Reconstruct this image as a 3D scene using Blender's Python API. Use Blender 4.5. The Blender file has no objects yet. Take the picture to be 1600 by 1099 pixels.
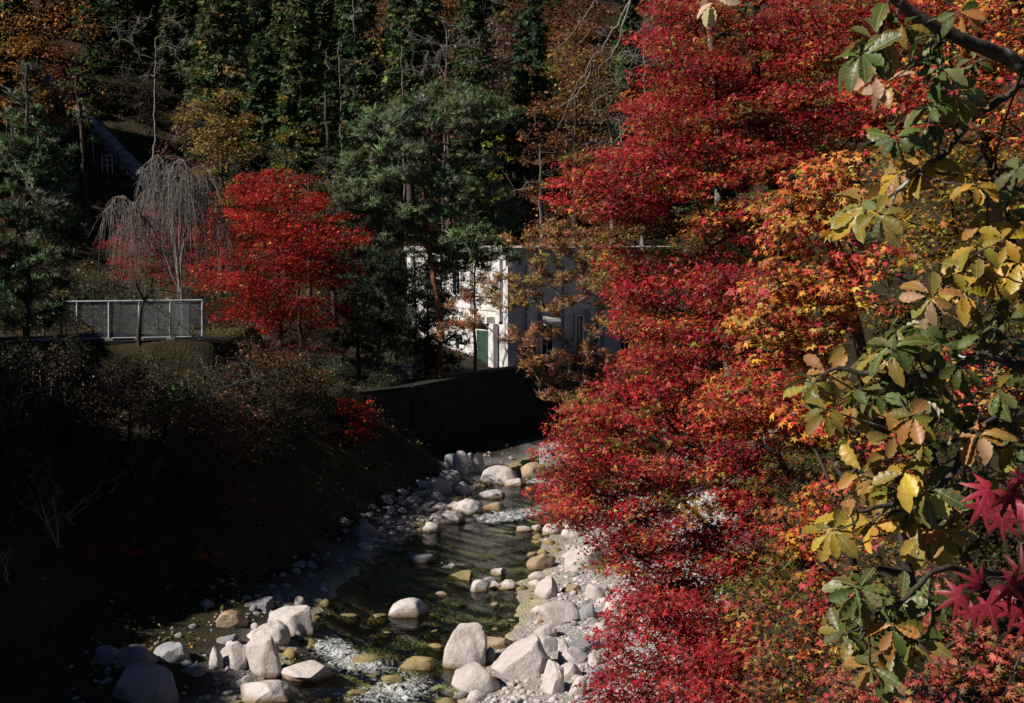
import bpy, bmesh, math, random
import numpy as np
from mathutils import Vector, Matrix

# ------------------------------------------------------------------ scene, camera, light
sc = bpy.context.scene
col = sc.collection
F = 2198.0; CAMZ = 11.4; PITCH = math.atan(187.5 / F)
cam_d = bpy.data.cameras.new('camera'); cam = bpy.data.objects.new('camera', cam_d); col.objects.link(cam)
cam_d.sensor_width = 36.0; cam_d.lens = F / 1600 * 36; cam_d.clip_start = 0.1; cam_d.clip_end = 2000
cam.location = (0, 0, CAMZ); cam.rotation_euler = (math.pi / 2 - PITCH, 0, 0)
sc.camera = cam

SUN_EL = math.radians(38); SUN_H = np.array([-0.90, -0.43]); SUN_H /= np.linalg.norm(SUN_H)
to_sun = Vector((SUN_H[0] * math.cos(SUN_EL), SUN_H[1] * math.cos(SUN_EL), math.sin(SUN_EL)))
world = bpy.data.worlds.new('World'); sc.world = world; world.use_nodes = True
wn = world.node_tree.nodes; wl = world.node_tree.links
for n in list(wn): wn.remove(n)
sky = wn.new('ShaderNodeTexSky'); sky.sky_type = 'NISHITA'; sky.sun_disc = False
sky.air_density = .45; sky.dust_density = .1; sky.ozone_density = 2.5; sky.altitude = 900
sky.sun_elevation = SUN_EL; sky.sun_rotation = math.atan2(to_sun.x, to_sun.y)
bgn = wn.new('ShaderNodeBackground'); bgn.inputs['Strength'].default_value = 0.05
won = wn.new('ShaderNodeOutputWorld')
wl.new(sky.outputs[0], bgn.inputs[0]); wl.new(bgn.outputs[0], won.inputs[0])
sun_d = bpy.data.lights.new('sun', 'SUN'); sun_d.energy = 5.0; sun_d.angle = math.radians(0.53); sun_d.color = (1, .925, .82)
sun = bpy.data.objects.new('sun', sun_d); col.objects.link(sun)
sun.rotation_euler = to_sun.to_track_quat('Z', 'Y').to_euler(); sun.location = (-60, -20, 60)
sc.view_settings.view_transform = 'Standard'; sc.view_settings.look = 'None'
sc.view_settings.gamma = 1; sc.view_settings.use_curve_mapping = False
sc.view_settings.exposure = 0.38
sc.render.engine = 'CYCLES'
sc.cycles.max_bounces = 6; sc.cycles.diffuse_bounces = 1; sc.cycles.glossy_bounces = 2
sc.cycles.transmission_bounces = 3; sc.cycles.transparent_max_bounces = 8
sc.cycles.use_denoising = True; sc.cycles.use_adaptive_sampling = True
sc.cycles.caustics_reflective = False; sc.cycles.caustics_refractive = False

rs = np.random.RandomState(7)
random.seed(7)

# ------------------------------------------------------------------ projection helpers (place things at real distances)
fw = np.array([0, math.cos(PITCH), -math.sin(PITCH)]); up = np.array([0, math.sin(PITCH), math.cos(PITCH)])
CAM = np.array([0, 0, CAMZ])
def P(px, py, d):
    return CAM + fw * d + up * ((549.5 - py) / F * d) + np.array([(px - 800) / F * d, 0, 0])
def ray(px, py):
    v = fw + up * ((549.5 - py) / F) + np.array([(px - 800) / F, 0, 0]); return v
def G(px, py, z=0.0):
    v = ray(px, py); t = (z - CAMZ) / v[2]; return CAM + v * t, t

# ------------------------------------------------------------------ terrain height
RIV = np.array([(-9, -20, 3), (-7.5, 10, 2.8), (-5.5, 25, 2.6), (-3.5, 36, 2.5), (-2.6, 42.6, 3.2), (-1.9, 48, 3.0), (-0.6, 54, 2.9),
                (0.8, 60, 2.8), (1.9, 66, 2.6), (5, 73, 2.6), (11, 81, 2.8), (22, 91, 3), (45, 98, 3), (95, 102, 3)], float)
def river(x, y):
    x = np.asarray(x, float); y = np.asarray(y, float)
    best = np.full(x.shape, 1e9); sgn = np.ones(x.shape); hw = np.full(x.shape, 3.0)
    for a, b in zip(RIV[:-1], RIV[1:]):
        dx, dy = b[0] - a[0], b[1] - a[1]; L2 = dx * dx + dy * dy
        t = np.clip(((x - a[0]) * dx + (y - a[1]) * dy) / L2, 0, 1)
        qx, qy = a[0] + t * dx, a[1] + t * dy
        d = np.hypot(x - qx, y - qy); m = d < best
        best = np.where(m, d, best)
        s = np.sign((x - qx) * dy - (y - qy) * dx)
        sgn = np.where(m, s, sgn); hw = np.where(m, a[2] + t * (b[2] - a[2]), hw)
    return best - hw, sgn
def sst(a, b, x):
    t = np.clip((x - a) / (b - a), 0, 1); return t * t * (3 - 2 * t)
def wob(x, y, f, s):
    return np.sin(x * f + s) * np.cos(y * f * 1.13 + s * 1.7) + 0.5 * np.sin(x * f * 2.3 + y * f * 1.9 + s * 2.1) + 0.25 * np.cos(x * f * 4.1 - y * f * 3.7 + s)
def H(x, y):
    x = np.asarray(x, float); y = np.asarray(y, float)
    e, s = river(x, y)
    bed = -0.62 * sst(0, 1.6, -e) + 0.05 * wob(x, y, 1.7, 1)
    sand = 0.38 * np.exp(-((x - 0.4) / 1.3) ** 2 - ((y - 52) / 3.0) ** 2) + .3 * np.exp(-((x + .1) / 1.0) ** 2 - ((y - 44) / 2.2) ** 2) + .4 * np.exp(-((x + .6) / 1.0) ** 2 - ((y - 65) / 2.2) ** 2)
    bed = np.minimum(bed + sand, 0.02)
    near = np.minimum(6.5, 4.0 + .12 * np.clip(e - 7, 0, None)) - 1.6 * sst(66, 77, y)
    m1 = sst(62.2, 62.8, y - .25 * (x + 13.2)) * sst(-12.6, -13.4, x) * (1 - sst(72, 84, y))
    TL = near + (6.5 - near) * m1
    LW = 2.0 + 4.0 * (1 - sst(38, 48, y)) + 2.7 * sst(64, 72, y)
    left = 0.2 * np.clip(e, 0, 2.0) + .02 * np.clip(e - 2, 0, LW - 2) + (0.84 + 1.6 * sst(68, 74, y)) * np.clip(e - LW, 0, None)
    left = np.minimum(left, TL) + 0.1 * wob(x, y, .5, 2) * sst(1, 4, e)
    right = 0.14 * np.clip(e, 0, 5) + 0.5 * np.clip(e - 5, 0, 18.6) + 0.1 * wob(x, y, .6, 4) * sst(1, 5, e) + .05 * wob(x, y, 1.9, 5) * sst(0, 1, e)
    z = np.where(e < 0, bed, np.where(s < 0, left, right))
    y0 = 103 + 5 * sst(5, 20, x)
    hill = 0.42 * np.clip(y - y0, 0, 130) + 0.7 * wob(x, y, .09, 3) * sst(y0, y0 + 25, y)
    z = z + hill + 0.3 * np.clip(-x - 32, 0, 70) + 0.62 * np.clip(x - 22, 0, 75) * sst(0, 8, e) + .6 * np.clip(-12 - y, 0, 60)
    return z
def h1(x, y): return float(H(np.array([x]), np.array([y]))[0])
def hitT(px, py):
    v = ray(px, py); t = 5.0
    ts = np.arange(5, 260, 0.25); pts = CAM + v[None] * ts[:, None]
    below = pts[:, 2] < H(pts[:, 0], pts[:, 1])
    i = int(np.argmax(below)) if below.any() else len(ts) - 1
    p = pts[i].copy(); p[2] = h1(p[0], p[1]); return p
def hitd(px, py): return float((hitT(px, py) - CAM) @ fw)

# ------------------------------------------------------------------ materials
MATS = {}
def new_mat(name):
    m = bpy.data.materials.new(name); m.use_nodes = True; MATS[name] = m
    nt = m.node_tree
    for n in list(nt.nodes): nt.nodes.remove(n)
    out = nt.nodes.new('ShaderNodeOutputMaterial')
    return m, nt.nodes, nt.links, out
def pbsdf(N, rough=.7, spec=.3, color=None):
    b = N.new('ShaderNodeBsdfPrincipled'); b.inputs['Roughness'].default_value = rough
    b.inputs['Specular IOR Level'].default_value = spec
    if color: b.inputs['Base Color'].default_value = (*color, 1)
    return b
def noise_n(N, L, scale, detail=4, rough=.6, coord=None, vec=None):
    t = N.new('ShaderNodeTexNoise'); t.inputs['Scale'].default_value = scale; t.inputs['Detail'].default_value = detail; t.inputs['Roughness'].default_value = rough
    if vec is not None: L.new(vec, t.inputs['Vector'])
    elif coord:
        c = N.new('ShaderNodeTexCoord'); L.new(c.outputs[coord], t.inputs['Vector'])
    return t
def ramp(N, L, fac, stops):
    r = N.new('ShaderNodeValToRGB'); L.new(fac, r.inputs[0])
    el = r.color_ramp.elements
    while len(el) < len(stops): el.new(.5)
    for e_, (p, c) in zip(el, stops): e_.position = p; e_.color = (*c, 1) if len(c) == 3 else c
    return r
def mixc(N, L, fac, a, b, mode='MIX'):
    m = N.new('ShaderNodeMix'); m.data_type = 'RGBA'; m.blend_type = mode
    for sock, v in ((m.inputs[0], fac), (m.inputs[6], a), (m.inputs[7], b)):
        if isinstance(v, (int, float)): sock.default_value = v
        elif isinstance(v, tuple): sock.default_value = (*v, 1)
        else: L.new(v, sock)
    return m.outputs[2]
def mathn(N, L, op, a, b=None, clamp=False):
    m = N.new('ShaderNodeMath'); m.operation = op; m.use_clamp = clamp
    for i, v in enumerate((a, b)):
        if v is None: continue
        if isinstance(v, (int, float)): m.inputs[i].default_value = v
        else: L.new(v, m.inputs[i])
    return m.outputs[0]
def bump(N, L, h, strength, dist, target):
    b = N.new('ShaderNodeBump'); b.inputs['Strength'].default_value = strength; b.inputs['Distance'].default_value = dist
    L.new(h, b.inputs['Height']); L.new(b.outputs[0], target); return b

def leaf_mat(name, trans=.35, spec=.25, rough=.5):
    m, N, L, out = new_mat(name)
    a = N.new('ShaderNodeAttribute'); a.attribute_name = 'leafcol'
    b = pbsdf(N, rough, spec); L.new(a.outputs['Color'], b.inputs['Base Color'])
    t = N.new('ShaderNodeBsdfTranslucent'); L.new(a.outputs['Color'], t.inputs['Color'])
    mx = N.new('ShaderNodeMixShader'); mx.inputs[0].default_value = trans
    L.new(b.outputs[0], mx.inputs[1]); L.new(t.outputs[0], mx.inputs[2]); L.new(mx.outputs[0], out.inputs[0])
    return m
leaf_mat('leaf', .35, .25, .5); leaf_mat('needle', .12, .15, .6); leaf_mat('litter', .1, .1, .8)

def bark_mat(name, c1, c2, scale=6):
    m, N, L, out = new_mat(name)
    n = noise_n(N, L, scale, 6, .65, 'Object')
    r = ramp(N, L, n.outputs[0], [(.3, c1), (.7, c2)])
    b = pbsdf(N, .9, .1); L.new(r.outputs[0], b.inputs['Base Color']); bump(N, L, n.outputs[0], .6, .03, b.inputs['Normal'])
    L.new(b.outputs[0], out.inputs[0])
bark_mat('bark_dark', (.03, .024, .02), (.09, .075, .065))
bark_mat('bark_grey', (.1, .088, .08), (.27, .24, .22))
bark_mat('bark_red', (.07, .03, .02), (.25, .11, .065))
bark_mat('bark_pale', (.2, .17, .14), (.45, .4, .34))
bark_mat('twig_tan', (.16, .11, .075), (.36, .27, .19), 20)
# oak bark with pale lichen spots
m, N, L, out = new_mat('bark_oak')
n = noise_n(N, L, 9, 6, .65, 'Object'); r = ramp(N, L, n.outputs[0], [(.3, (.03, .024, .02)), (.7, (.11, .09, .075))])
n2 = noise_n(N, L, 5, 3, .5, 'Object'); r2 = ramp(N, L, n2.outputs[0], [(.62, (0, 0, 0)), (.68, (1, 1, 1))])
b = pbsdf(N, .9, .1); L.new(mixc(N, L, r2.outputs[0], r.outputs[0], (.36, .42, .36)), b.inputs['Base Color'])
bump(N, L, n.outputs[0], .7, .02, b.inputs['Normal']); L.new(b.outputs[0], out.inputs[0])

# granite
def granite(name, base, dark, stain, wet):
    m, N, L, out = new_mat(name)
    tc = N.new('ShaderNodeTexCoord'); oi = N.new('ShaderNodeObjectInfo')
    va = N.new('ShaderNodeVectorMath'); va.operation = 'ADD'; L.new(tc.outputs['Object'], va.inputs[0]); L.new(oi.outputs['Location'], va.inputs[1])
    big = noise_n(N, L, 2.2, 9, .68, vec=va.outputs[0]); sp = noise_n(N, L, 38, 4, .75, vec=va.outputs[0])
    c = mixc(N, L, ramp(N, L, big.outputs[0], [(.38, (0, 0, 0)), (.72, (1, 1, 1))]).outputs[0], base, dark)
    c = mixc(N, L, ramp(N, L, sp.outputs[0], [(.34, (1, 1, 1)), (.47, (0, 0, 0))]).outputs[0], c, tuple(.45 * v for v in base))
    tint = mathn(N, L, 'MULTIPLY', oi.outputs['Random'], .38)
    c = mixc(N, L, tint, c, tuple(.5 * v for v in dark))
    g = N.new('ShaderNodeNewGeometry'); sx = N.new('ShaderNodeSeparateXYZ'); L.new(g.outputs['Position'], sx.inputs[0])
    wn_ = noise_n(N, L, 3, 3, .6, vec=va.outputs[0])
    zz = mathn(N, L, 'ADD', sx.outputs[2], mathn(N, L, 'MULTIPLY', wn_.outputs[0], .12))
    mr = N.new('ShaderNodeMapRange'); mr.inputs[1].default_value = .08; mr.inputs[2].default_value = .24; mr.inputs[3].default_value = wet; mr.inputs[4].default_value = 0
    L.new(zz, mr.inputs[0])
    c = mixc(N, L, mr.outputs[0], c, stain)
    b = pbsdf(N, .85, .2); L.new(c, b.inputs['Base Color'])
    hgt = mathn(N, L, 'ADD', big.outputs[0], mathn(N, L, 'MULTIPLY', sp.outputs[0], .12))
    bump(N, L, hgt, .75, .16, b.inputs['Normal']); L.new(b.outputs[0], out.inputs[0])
granite('granite_pale', (.70, .63, .615), (.50, .45, .44), (.20, .14, .07), .95)
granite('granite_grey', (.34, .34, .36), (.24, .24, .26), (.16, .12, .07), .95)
granite('granite_tan', (.48, .36, .25), (.36, .26, .17), (.2, .13, .06), .95)
granite('stone_wet', (.42, .32, .15), (.20, .19, .10), (.16, .11, .045), .5)
granite('gravel', (.68, .62, .61), (.45, .42, .42), (.22, .17, .11), .7)

# ground: vertex masks gravel / bed / grass
m, N, L, out = new_mat('ground')
tc = N.new('ShaderNodeTexCoord')
a = N.new('ShaderNodeAttribute'); a.attribute_name = 'mask'; sx = N.new('ShaderNodeSeparateColor'); L.new(a.outputs['Color'], sx.inputs[0])
n1 = noise_n(N, L, .9, 7, .65, vec=tc.outputs['Object']); n2 = noise_n(N, L, 14, 5, .7, vec=tc.outputs['Object'])
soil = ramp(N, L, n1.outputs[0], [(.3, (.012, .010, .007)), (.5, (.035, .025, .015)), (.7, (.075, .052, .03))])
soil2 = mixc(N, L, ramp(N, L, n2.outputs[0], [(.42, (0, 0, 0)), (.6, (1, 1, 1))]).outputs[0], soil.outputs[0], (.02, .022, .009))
v = N.new('ShaderNodeTexVoronoi'); v.inputs['Scale'].default_value = 9; L.new(tc.outputs['Object'], v.inputs['Vector'])
v2 = N.new('ShaderNodeTexVoronoi'); v2.inputs['Scale'].default_value = 2.1; L.new(tc.outputs['Object'], v2.inputs['Vector'])
gcol = mixc(N, L, ramp(N, L, v.outputs['Distance'], [(.1, (0, 0, 0)), (.5, (1, 1, 1))]).outputs[0], (.58, .53, .52), (.27, .25, .24))
bedc = mixc(N, L, .95, v2.outputs['Color'], mixc(N, L, ramp(N, L, n1.outputs[0], [(.4, (0, 0, 0)), (.65, (1, 1, 1))]).outputs[0], (.27, .26, .16), (.55, .44, .25)))
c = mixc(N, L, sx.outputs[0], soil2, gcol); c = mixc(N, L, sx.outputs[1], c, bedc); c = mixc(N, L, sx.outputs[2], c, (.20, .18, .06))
sandc = mixc(N, L, .25, (.23, .19, .145), n2.outputs['Color'])
c = mixc(N, L, a.outputs['Alpha'], c, sandc)
b = pbsdf(N, .9, .15); L.new(c, b.inputs['Base Color'])
hh = mathn(N, L, 'ADD', n2.outputs[0], v.outputs['Distance'])
bump(N, L, hh, .7, .06, b.inputs['Normal']); L.new(b.outputs[0], out.inputs[0])

# water: clear greenish surface over the bed, foam on the rapids
m, N, L, out = new_mat('water')
tr = N.new('ShaderNodeBsdfTransparent'); tr.inputs[0].default_value = (.78, .86, .68, 1)
gl = N.new('ShaderNodeBsdfGlossy'); gl.inputs['Roughness'].default_value = .03; gl.inputs['Color'].default_value = (.9, .9, .9, 1)
fr = N.new('ShaderNodeFresnel'); fr.inputs[0].default_value = 1.33
mx = N.new('ShaderNodeMixShader'); L.new(fr.outputs[0], mx.inputs[0]); L.new(tr.outputs[0], mx.inputs[1]); L.new(gl.outputs[0], mx.inputs[2])
tcw = N.new('ShaderNodeTexCoord'); mp = N.new('ShaderNodeMapping'); mp.inputs['Rotation'].default_value = (0, 0, .25); mp.inputs['Scale'].default_value = (1.5, .9, 1)
L.new(tcw.outputs['Object'], mp.inputs[0])
wn1 = noise_n(N, L, 6.0, 5, .6, vec=mp.outputs[0]); wn1.inputs['Distortion'].default_value = .6
bb = bump(N, L, wn1.outputs[0], .5, .022, gl.inputs['Normal']); L.new(bb.outputs[0], fr.inputs['Normal'])
fa = N.new('ShaderNodeAttribute'); fa.attribute_name = 'foam'
fn = noise_n(N, L, 5.0, 10, .78, vec=mp.outputs[0]); fn.inputs['Distortion'].default_value = 1.2
fm = mathn(N, L, 'ADD', fa.outputs['Fac'], mathn(N, L, 'MULTIPLY', mathn(N, L, 'SUBTRACT', fn.outputs[0], .5), 4.2))
fmr = N.new('ShaderNodeMapRange'); fmr.inputs[1].default_value = .72; fmr.inputs[2].default_value = 1.5; L.new(fm, fmr.inputs[0])
foam = pbsdf(N, .6, .3, (.84, .87, .88)); bump(N, L, fn.outputs[0], .6, .08, foam.inputs['Normal'])
mx2 = N.new('ShaderNodeMixShader'); L.new(fmr.outputs[0], mx2.inputs[0]); L.new(mx.outputs[0], mx2.inputs[1]); L.new(foam.outputs[0], mx2.inputs[2])
L.new(mx2.outputs[0], out.inputs[0])

def plain(name, c, rough=.7, spec=.3, metal=0, var=.12, scale=3, bmp=.15):
    m, N, L, out = new_mat(name)
    n = noise_n(N, L, scale, 6, .65, 'Object'); b = pbsdf(N, rough, spec); b.inputs['Metallic'].default_value = metal
    r = ramp(N, L, n.outputs[0], [(.3, tuple(v * (1 - var * 2) for v in c)), (.7, tuple(min(1, v * (1 + var)) for v in c))])
    L.new(r.outputs[0], b.inputs['Base Color']); bump(N, L, n.outputs[0], bmp, .02, b.inputs['Normal']); L.new(b.outputs[0], out.inputs[0])
plain('stucco', (.62, .595, .59), .9, .1, var=.10, scale=1.4)
plain('concrete', (.36, .33, .31), .9, .1, var=.2, scale=1.5)
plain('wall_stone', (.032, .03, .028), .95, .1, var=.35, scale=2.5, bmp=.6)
plain('galvanised', (.50, .55, .60), .5, .5, .3, var=.15, scale=8)
plain('wire', (.22, .25, .29), .6, .4, .2, var=.1)
plain('green_paint', (.03, .065, .045), .5, .3)
plain('dark_steel', (.05, .055, .065), .6, .3)
plain('white_paint', (.72, .70, .68), .6, .3, var=.08)
plain('yellow_paint', (.72, .38, .02), .5, .3, var=.05)
plain('pipe_steel', (.30, .31, .34), .55, .4, .2, var=.3, scale=1.2)
m, N, L, out = new_mat('window_glass')
b = pbsdf(N, .06, .6, (.012, .016, .022)); L.new(b.outputs[0], out.inputs[0])

# big oak leaves: colour of the object, browner at the margin, veins
def bigleaf(name, k, vein):
    m, N, L, out = new_mat(name)
    oi = N.new('ShaderNodeObjectInfo'); tc = N.new('ShaderNodeTexCoord')
    s = N.new('ShaderNodeSeparateXYZ'); L.new(tc.outputs['Object'], s.inputs[0])
    ay = mathn(N, L, 'ABSOLUTE', s.outputs[1])
    va = N.new('ShaderNodeVectorMath'); va.operation = 'ADD'; L.new(tc.outputs['Object'], va.inputs[0]); L.new(oi.outputs['Location'], va.inputs[1])
    n = noise_n(N, L, 5, 5, .65, vec=va.outputs[0])
    e_ = mathn(N, L, 'ADD', mathn(N, L, 'MULTIPLY', ay, 2.4), mathn(N, L, 'MULTIPLY', mathn(N, L, 'SUBTRACT', n.outputs[0], .5), 2.2))
    mr = N.new('ShaderNodeMapRange'); mr.inputs[1].default_value = .25; mr.inputs[2].default_value = .95; L.new(e_, mr.inputs[0])
    brown = mixc(N, L, .6, oi.outputs['Color'], (.34, .17, .06))
    c = mixc(N, L, mathn(N, L, 'MULTIPLY', mr.outputs[0], k), oi.outputs['Color'], brown)
    w = mathn(N, L, 'SINE', mathn(N, L, 'MULTIPLY', mathn(N, L, 'SUBTRACT', s.outputs[0], mathn(N, L, 'MULTIPLY', ay, .9)), 62.0))
    rib = mathn(N, L, 'LESS_THAN', ay, .012)
    vv = ramp(N, L, w, [(.86, (0, 0, 0)), (1.0, (1, 1, 1))])
    vm = mathn(N, L, 'MAXIMUM', mathn(N, L, 'MULTIPLY', vv.outputs[0], .35), rib)
    c = mixc(N, L, mathn(N, L, 'MULTIPLY', vm, vein), c, mixc(N, L, .5, c, (.5, .45, .2)))
    sp = noise_n(N, L, 22, 3, .6, vec=va.outputs[0]); rsp = ramp(N, L, sp.outputs[0], [(.66, (0, 0, 0)), (.72, (1, 1, 1))])
    c = mixc(N, L, mathn(N, L, 'MULTIPLY', rsp.outputs[0], .6), c, (.12, .06, .03))
    b = pbsdf(N, .42, .4); L.new(c, b.inputs['Base Color']); bump(N, L, mathn(N, L, 'SUBTRACT', w, mathn(N, L, 'MULTIPLY', rib, 2)), .05, .012, b.inputs['Normal'])
    t = N.new('ShaderNodeBsdfTranslucent'); L.new(c, t.inputs['Color'])
    mx = N.new('ShaderNodeMixShader'); mx.inputs[0].default_value = .22
    L.new(b.outputs[0], mx.inputs[1]); L.new(t.outputs[0], mx.inputs[2]); L.new(mx.outputs[0], out.inputs[0])
bigleaf('oak_leaf', .9, .8); bigleaf('maple_leaf', .12, .25)

# ------------------------------------------------------------------ object helpers
def tag(o, label=None, cat=None, group=None, kind=None):
    if label: o['label'] = label
    if cat: o['category'] = cat
    if group: o['group'] = group
    if kind: o['kind'] = kind
    return o
def empty(name, loc, rz=0):
    o = bpy.data.objects.new(name, None); col.objects.link(o); o.location = loc; o.rotation_euler = (0, 0, rz); o.empty_display_size = .2
    return o
def mesh_np(name, V, Fc, mat, cols=None, smooth=False, cname='leafcol', pcols=None):
    V = np.asarray(V, np.float32); Fc = np.asarray(Fc, np.int32); k = Fc.shape[1]
    me = bpy.data.meshes.new(name)
    me.vertices.add(len(V)); me.vertices.foreach_set('co', V.ravel())
    me.loops.add(Fc.size); me.loops.foreach_set('vertex_index', Fc.ravel())
    me.polygons.add(len(Fc)); me.polygons.foreach_set('loop_start', np.arange(0, Fc.size, k, dtype=np.int32))
    if smooth: me.polygons.foreach_set('use_smooth', np.ones(len(Fc), bool))
    if cols is not None:
        a = me.attributes.new(cname, 'FLOAT_COLOR', 'FACE'); c4 = np.ones((len(Fc), 4), np.float32); c4[:, :3] = cols
        a.data.foreach_set('color', c4.ravel())
    me.update(calc_edges=True); me.validate()
    if mat: me.materials.append(MATS[mat] if isinstance(mat, str) else mat)
    return me
def link(name, me, parent=None, loc=None):
    o = bpy.data.objects.new(name, me); col.objects.link(o)
    if parent is not None: o.parent = parent
    if loc is not None: o.location = loc
    return o
class MB:
    def __init__(s): s.v = []; s.f = []
    def box(s, c, size, rz=0):
        cx, cy, cz = c; a, b_, d = [q / 2 for q in size]; ca, sa = math.cos(rz), math.sin(rz); i = len(s.v)
        for z in (-d, d):
            for x, y in ((-a, -b_), (a, -b_), (a, b_), (-a, b_)):
                s.v.append((cx + x * ca - y * sa, cy + x * sa + y * ca, cz + z))
        s.f += [(i, i + 3, i + 2, i + 1), (i + 4, i + 5, i + 6, i + 7)] + [(i + k, i + (k + 1) % 4, i + 4 + (k + 1) % 4, i + 4 + k) for k in range(4)]
        return s
    def tube(s, p, q, r0, r1=None, n=8):
        r1 = r0 if r1 is None else r1; p = Vector(p); q = Vector(q); t = (q - p).normalized()
        a = t.orthogonal().normalized(); b_ = t.cross(a); i = len(s.v)
        for pt, r in ((p, r0), (q, r1)):
            for k in range(n):
                an = 2 * math.pi * k / n; s.v.append(tuple(pt + a * (r * math.cos(an)) + b_ * (r * math.sin(an))))
        s.f += [(i + k, i + (k + 1) % n, i + n + (k + 1) % n, i + n + k) for k in range(n)]
        s.f += [tuple(i + k for k in range(n))[::-1], tuple(i + n + k for k in range(n))]
        return s
    def build(s, name, mat, parent=None, loc=None):
        me = bpy.data.meshes.new(name); me.from_pydata(s.v, [], s.f); me.materials.append(MATS[mat]); me.update()
        return link(name, me, parent, loc)

def tubes_mesh(P0, P1, R0, R1, n=5):
    P0 = np.asarray(P0, float); P1 = np.asarray(P1, float); R0 = np.asarray(R0, float); R1 = np.asarray(R1, float)
    t = P1 - P0; ln = np.linalg.norm(t, axis=1, keepdims=True) + 1e-9; t = t / ln
    P1 = P1 + t * R1[:, None] * .4
    ref = np.where(np.abs(t[:, 2:3]) < .9, np.array([[0, 0, 1.]]), np.array([[1., 0, 0]]))
    a = np.cross(t, ref); a /= np.linalg.norm(a, axis=1, keepdims=True) + 1e-9; b_ = np.cross(t, a)
    an = np.arange(n) * 2 * math.pi / n
    ring = a[:, None] * np.cos(an)[None, :, None] + b_[:, None] * np.sin(an)[None, :, None]
    V = np.concatenate([P0[:, None] + ring * R0[:, None, None], P1[:, None] + ring * R1[:, None, None]], 1)
    base = (np.arange(len(P0)) * 2 * n)[:, None]
    k = np.arange(n); k2 = (k + 1) % n
    Fc = np.stack([base + k, base + k2, base + n + k2, base + n + k], -1).reshape(-1, 4)
    return V.reshape(-1, 3), Fc
def grow(trunk, targets, r_base, r_tip=.012, step=.7, jit=.10, sag=.12, R=rs, pen=.6):
    """trunk: polyline; targets: clump centres. Limbs branch off the nearest part of the tree already there."""
    trunk = np.asarray(trunk, float)
    pts = [trunk[0]]; par = [-1]; istr = [True]
    for a, b_ in zip(trunk[:-1], trunk[1:]):
        m = max(1, int(np.linalg.norm(b_ - a) / step)); base = len(pts) - 1
        for i in range(1, m + 1):
            pts.append(a + (b_ - a) * i / m + (R.randn(3) * jit * .4 if i < m else 0)); par.append(len(pts) - 2); istr.append(True)
    targets = np.asarray(targets, float); ntr = len(pts)
    tp = np.array(pts)
    order = np.argsort(np.min(np.linalg.norm(targets[:, None] - tp[None], axis=2), axis=1))
    A = np.zeros((ntr + len(targets) * 60 + 10, 3)); A[:ntr] = tp; n = ntr
    par = par + [0] * (len(A) - ntr)
    for ti in order:
        T = targets[ti]; D = A[:n] - T; dist = np.linalg.norm(D, axis=1) + pen * np.maximum(0, D[:, 2]) + .0
        dist[:max(1, int(ntr * .25))] += 3
        j = int(np.argmin(dist)); d = np.linalg.norm(A[j] - T); m = min(14, max(1, int(d / step)))
        p0 = A[j].copy(); prev = j
        if n + m > len(A): break
        for i in range(1, m + 1):
            f = i / m; q = p0 + (T - p0) * f; q[2] += sag * d * math.sin(math.pi * f) * .6
            if i < m: q = q + R.randn(3) * jit * min(1, d * .4)
            A[n] = q; par[n] = prev; prev = n; n += 1
    cnt = np.zeros(n)
    haschild = np.zeros(n, bool); par = np.array(par[:n])
    haschild[par[1:]] = True; cnt[~haschild] = 1
    for i in range(n - 1, 0, -1): cnt[par[i]] += cnt[i]
    rad = r_tip * np.power(np.maximum(cnt, 1), .5)
    sc_ = r_base / max(rad[0], 1e-6)
    lin = np.linspace(1, .35, ntr)
    rad[:ntr] = np.maximum(rad[:ntr] * min(1, sc_), r_base * lin)
    for i in range(1, n): rad[i] = min(rad[i], rad[par[i]])
    i = np.arange(1, n)
    return A[par[i]], A[i], rad[par[i]] * np.where(i < ntr, 1, .92), rad[i]

# leaf templates: x along the leaf, y across, z normal
def maple_tpl(nl):
    if nl == 5: ang = [(-105, .62), (-50, .92), (0, 1.0), (50, .92), (105, .62)]; nr = .36
    elif nl == 7: ang = [(-125, .45), (-80, .75), (-40, .95), (0, 1.0), (40, .95), (80, .75), (125, .45)]; nr = .34
    else: ang = [(-75, .85), (0, 1.0), (75, .85)]; nr = .40
    V = [(0, 0, .06)]; n = len(ang); notch = []
    for i in range(n + 1):
        if i == 0: a = ang[0][0] - 32
        elif i == n: a = ang[-1][0] + 32
        else: a = (ang[i - 1][0] + ang[i][0]) / 2
        rr = nr if 0 < i < n else nr * .7
        notch.append((rr * math.cos(math.radians(a)), rr * math.sin(math.radians(a)), .05))
    tips = [(r_ * math.cos(math.radians(a)), r_ * math.sin(math.radians(a)), -.12) for a, r_ in ang]
    V += notch + tips
    Fc = [(0, 1 + i, 1 + n + 1 + i, 2 + i) for i in range(n)]
    return np.array(V, float), np.array(Fc)
MAPLE2 = (np.array([(-.15, 0, 0), (.3, .22, .05), (1, 0, -.12), (.3, -.22, .05), (0, -.85, -.1), (.33, 0, .06), (0, .85, -.1), (-.12, 0, .04)], float), np.array([(0, 1, 2, 3), (4, 5, 6, 7)]))
MAPLE5 = maple_tpl(5); MAPLE3 = maple_tpl(3); MAPLE7 = maple_tpl(7)
RHOMB = (np.array([(0, 0, 0), (.45, .3, .06), (1, 0, -.05), (.45, -.3, .06)], float), np.array([(0, 1, 2, 3)]))
OVAL = (np.array([(0, 0, 0), (.5, .19, .05), (1, 0, -.1), (.5, -.19, .05)], float), np.array([(0, 1, 2, 3)]))
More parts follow.
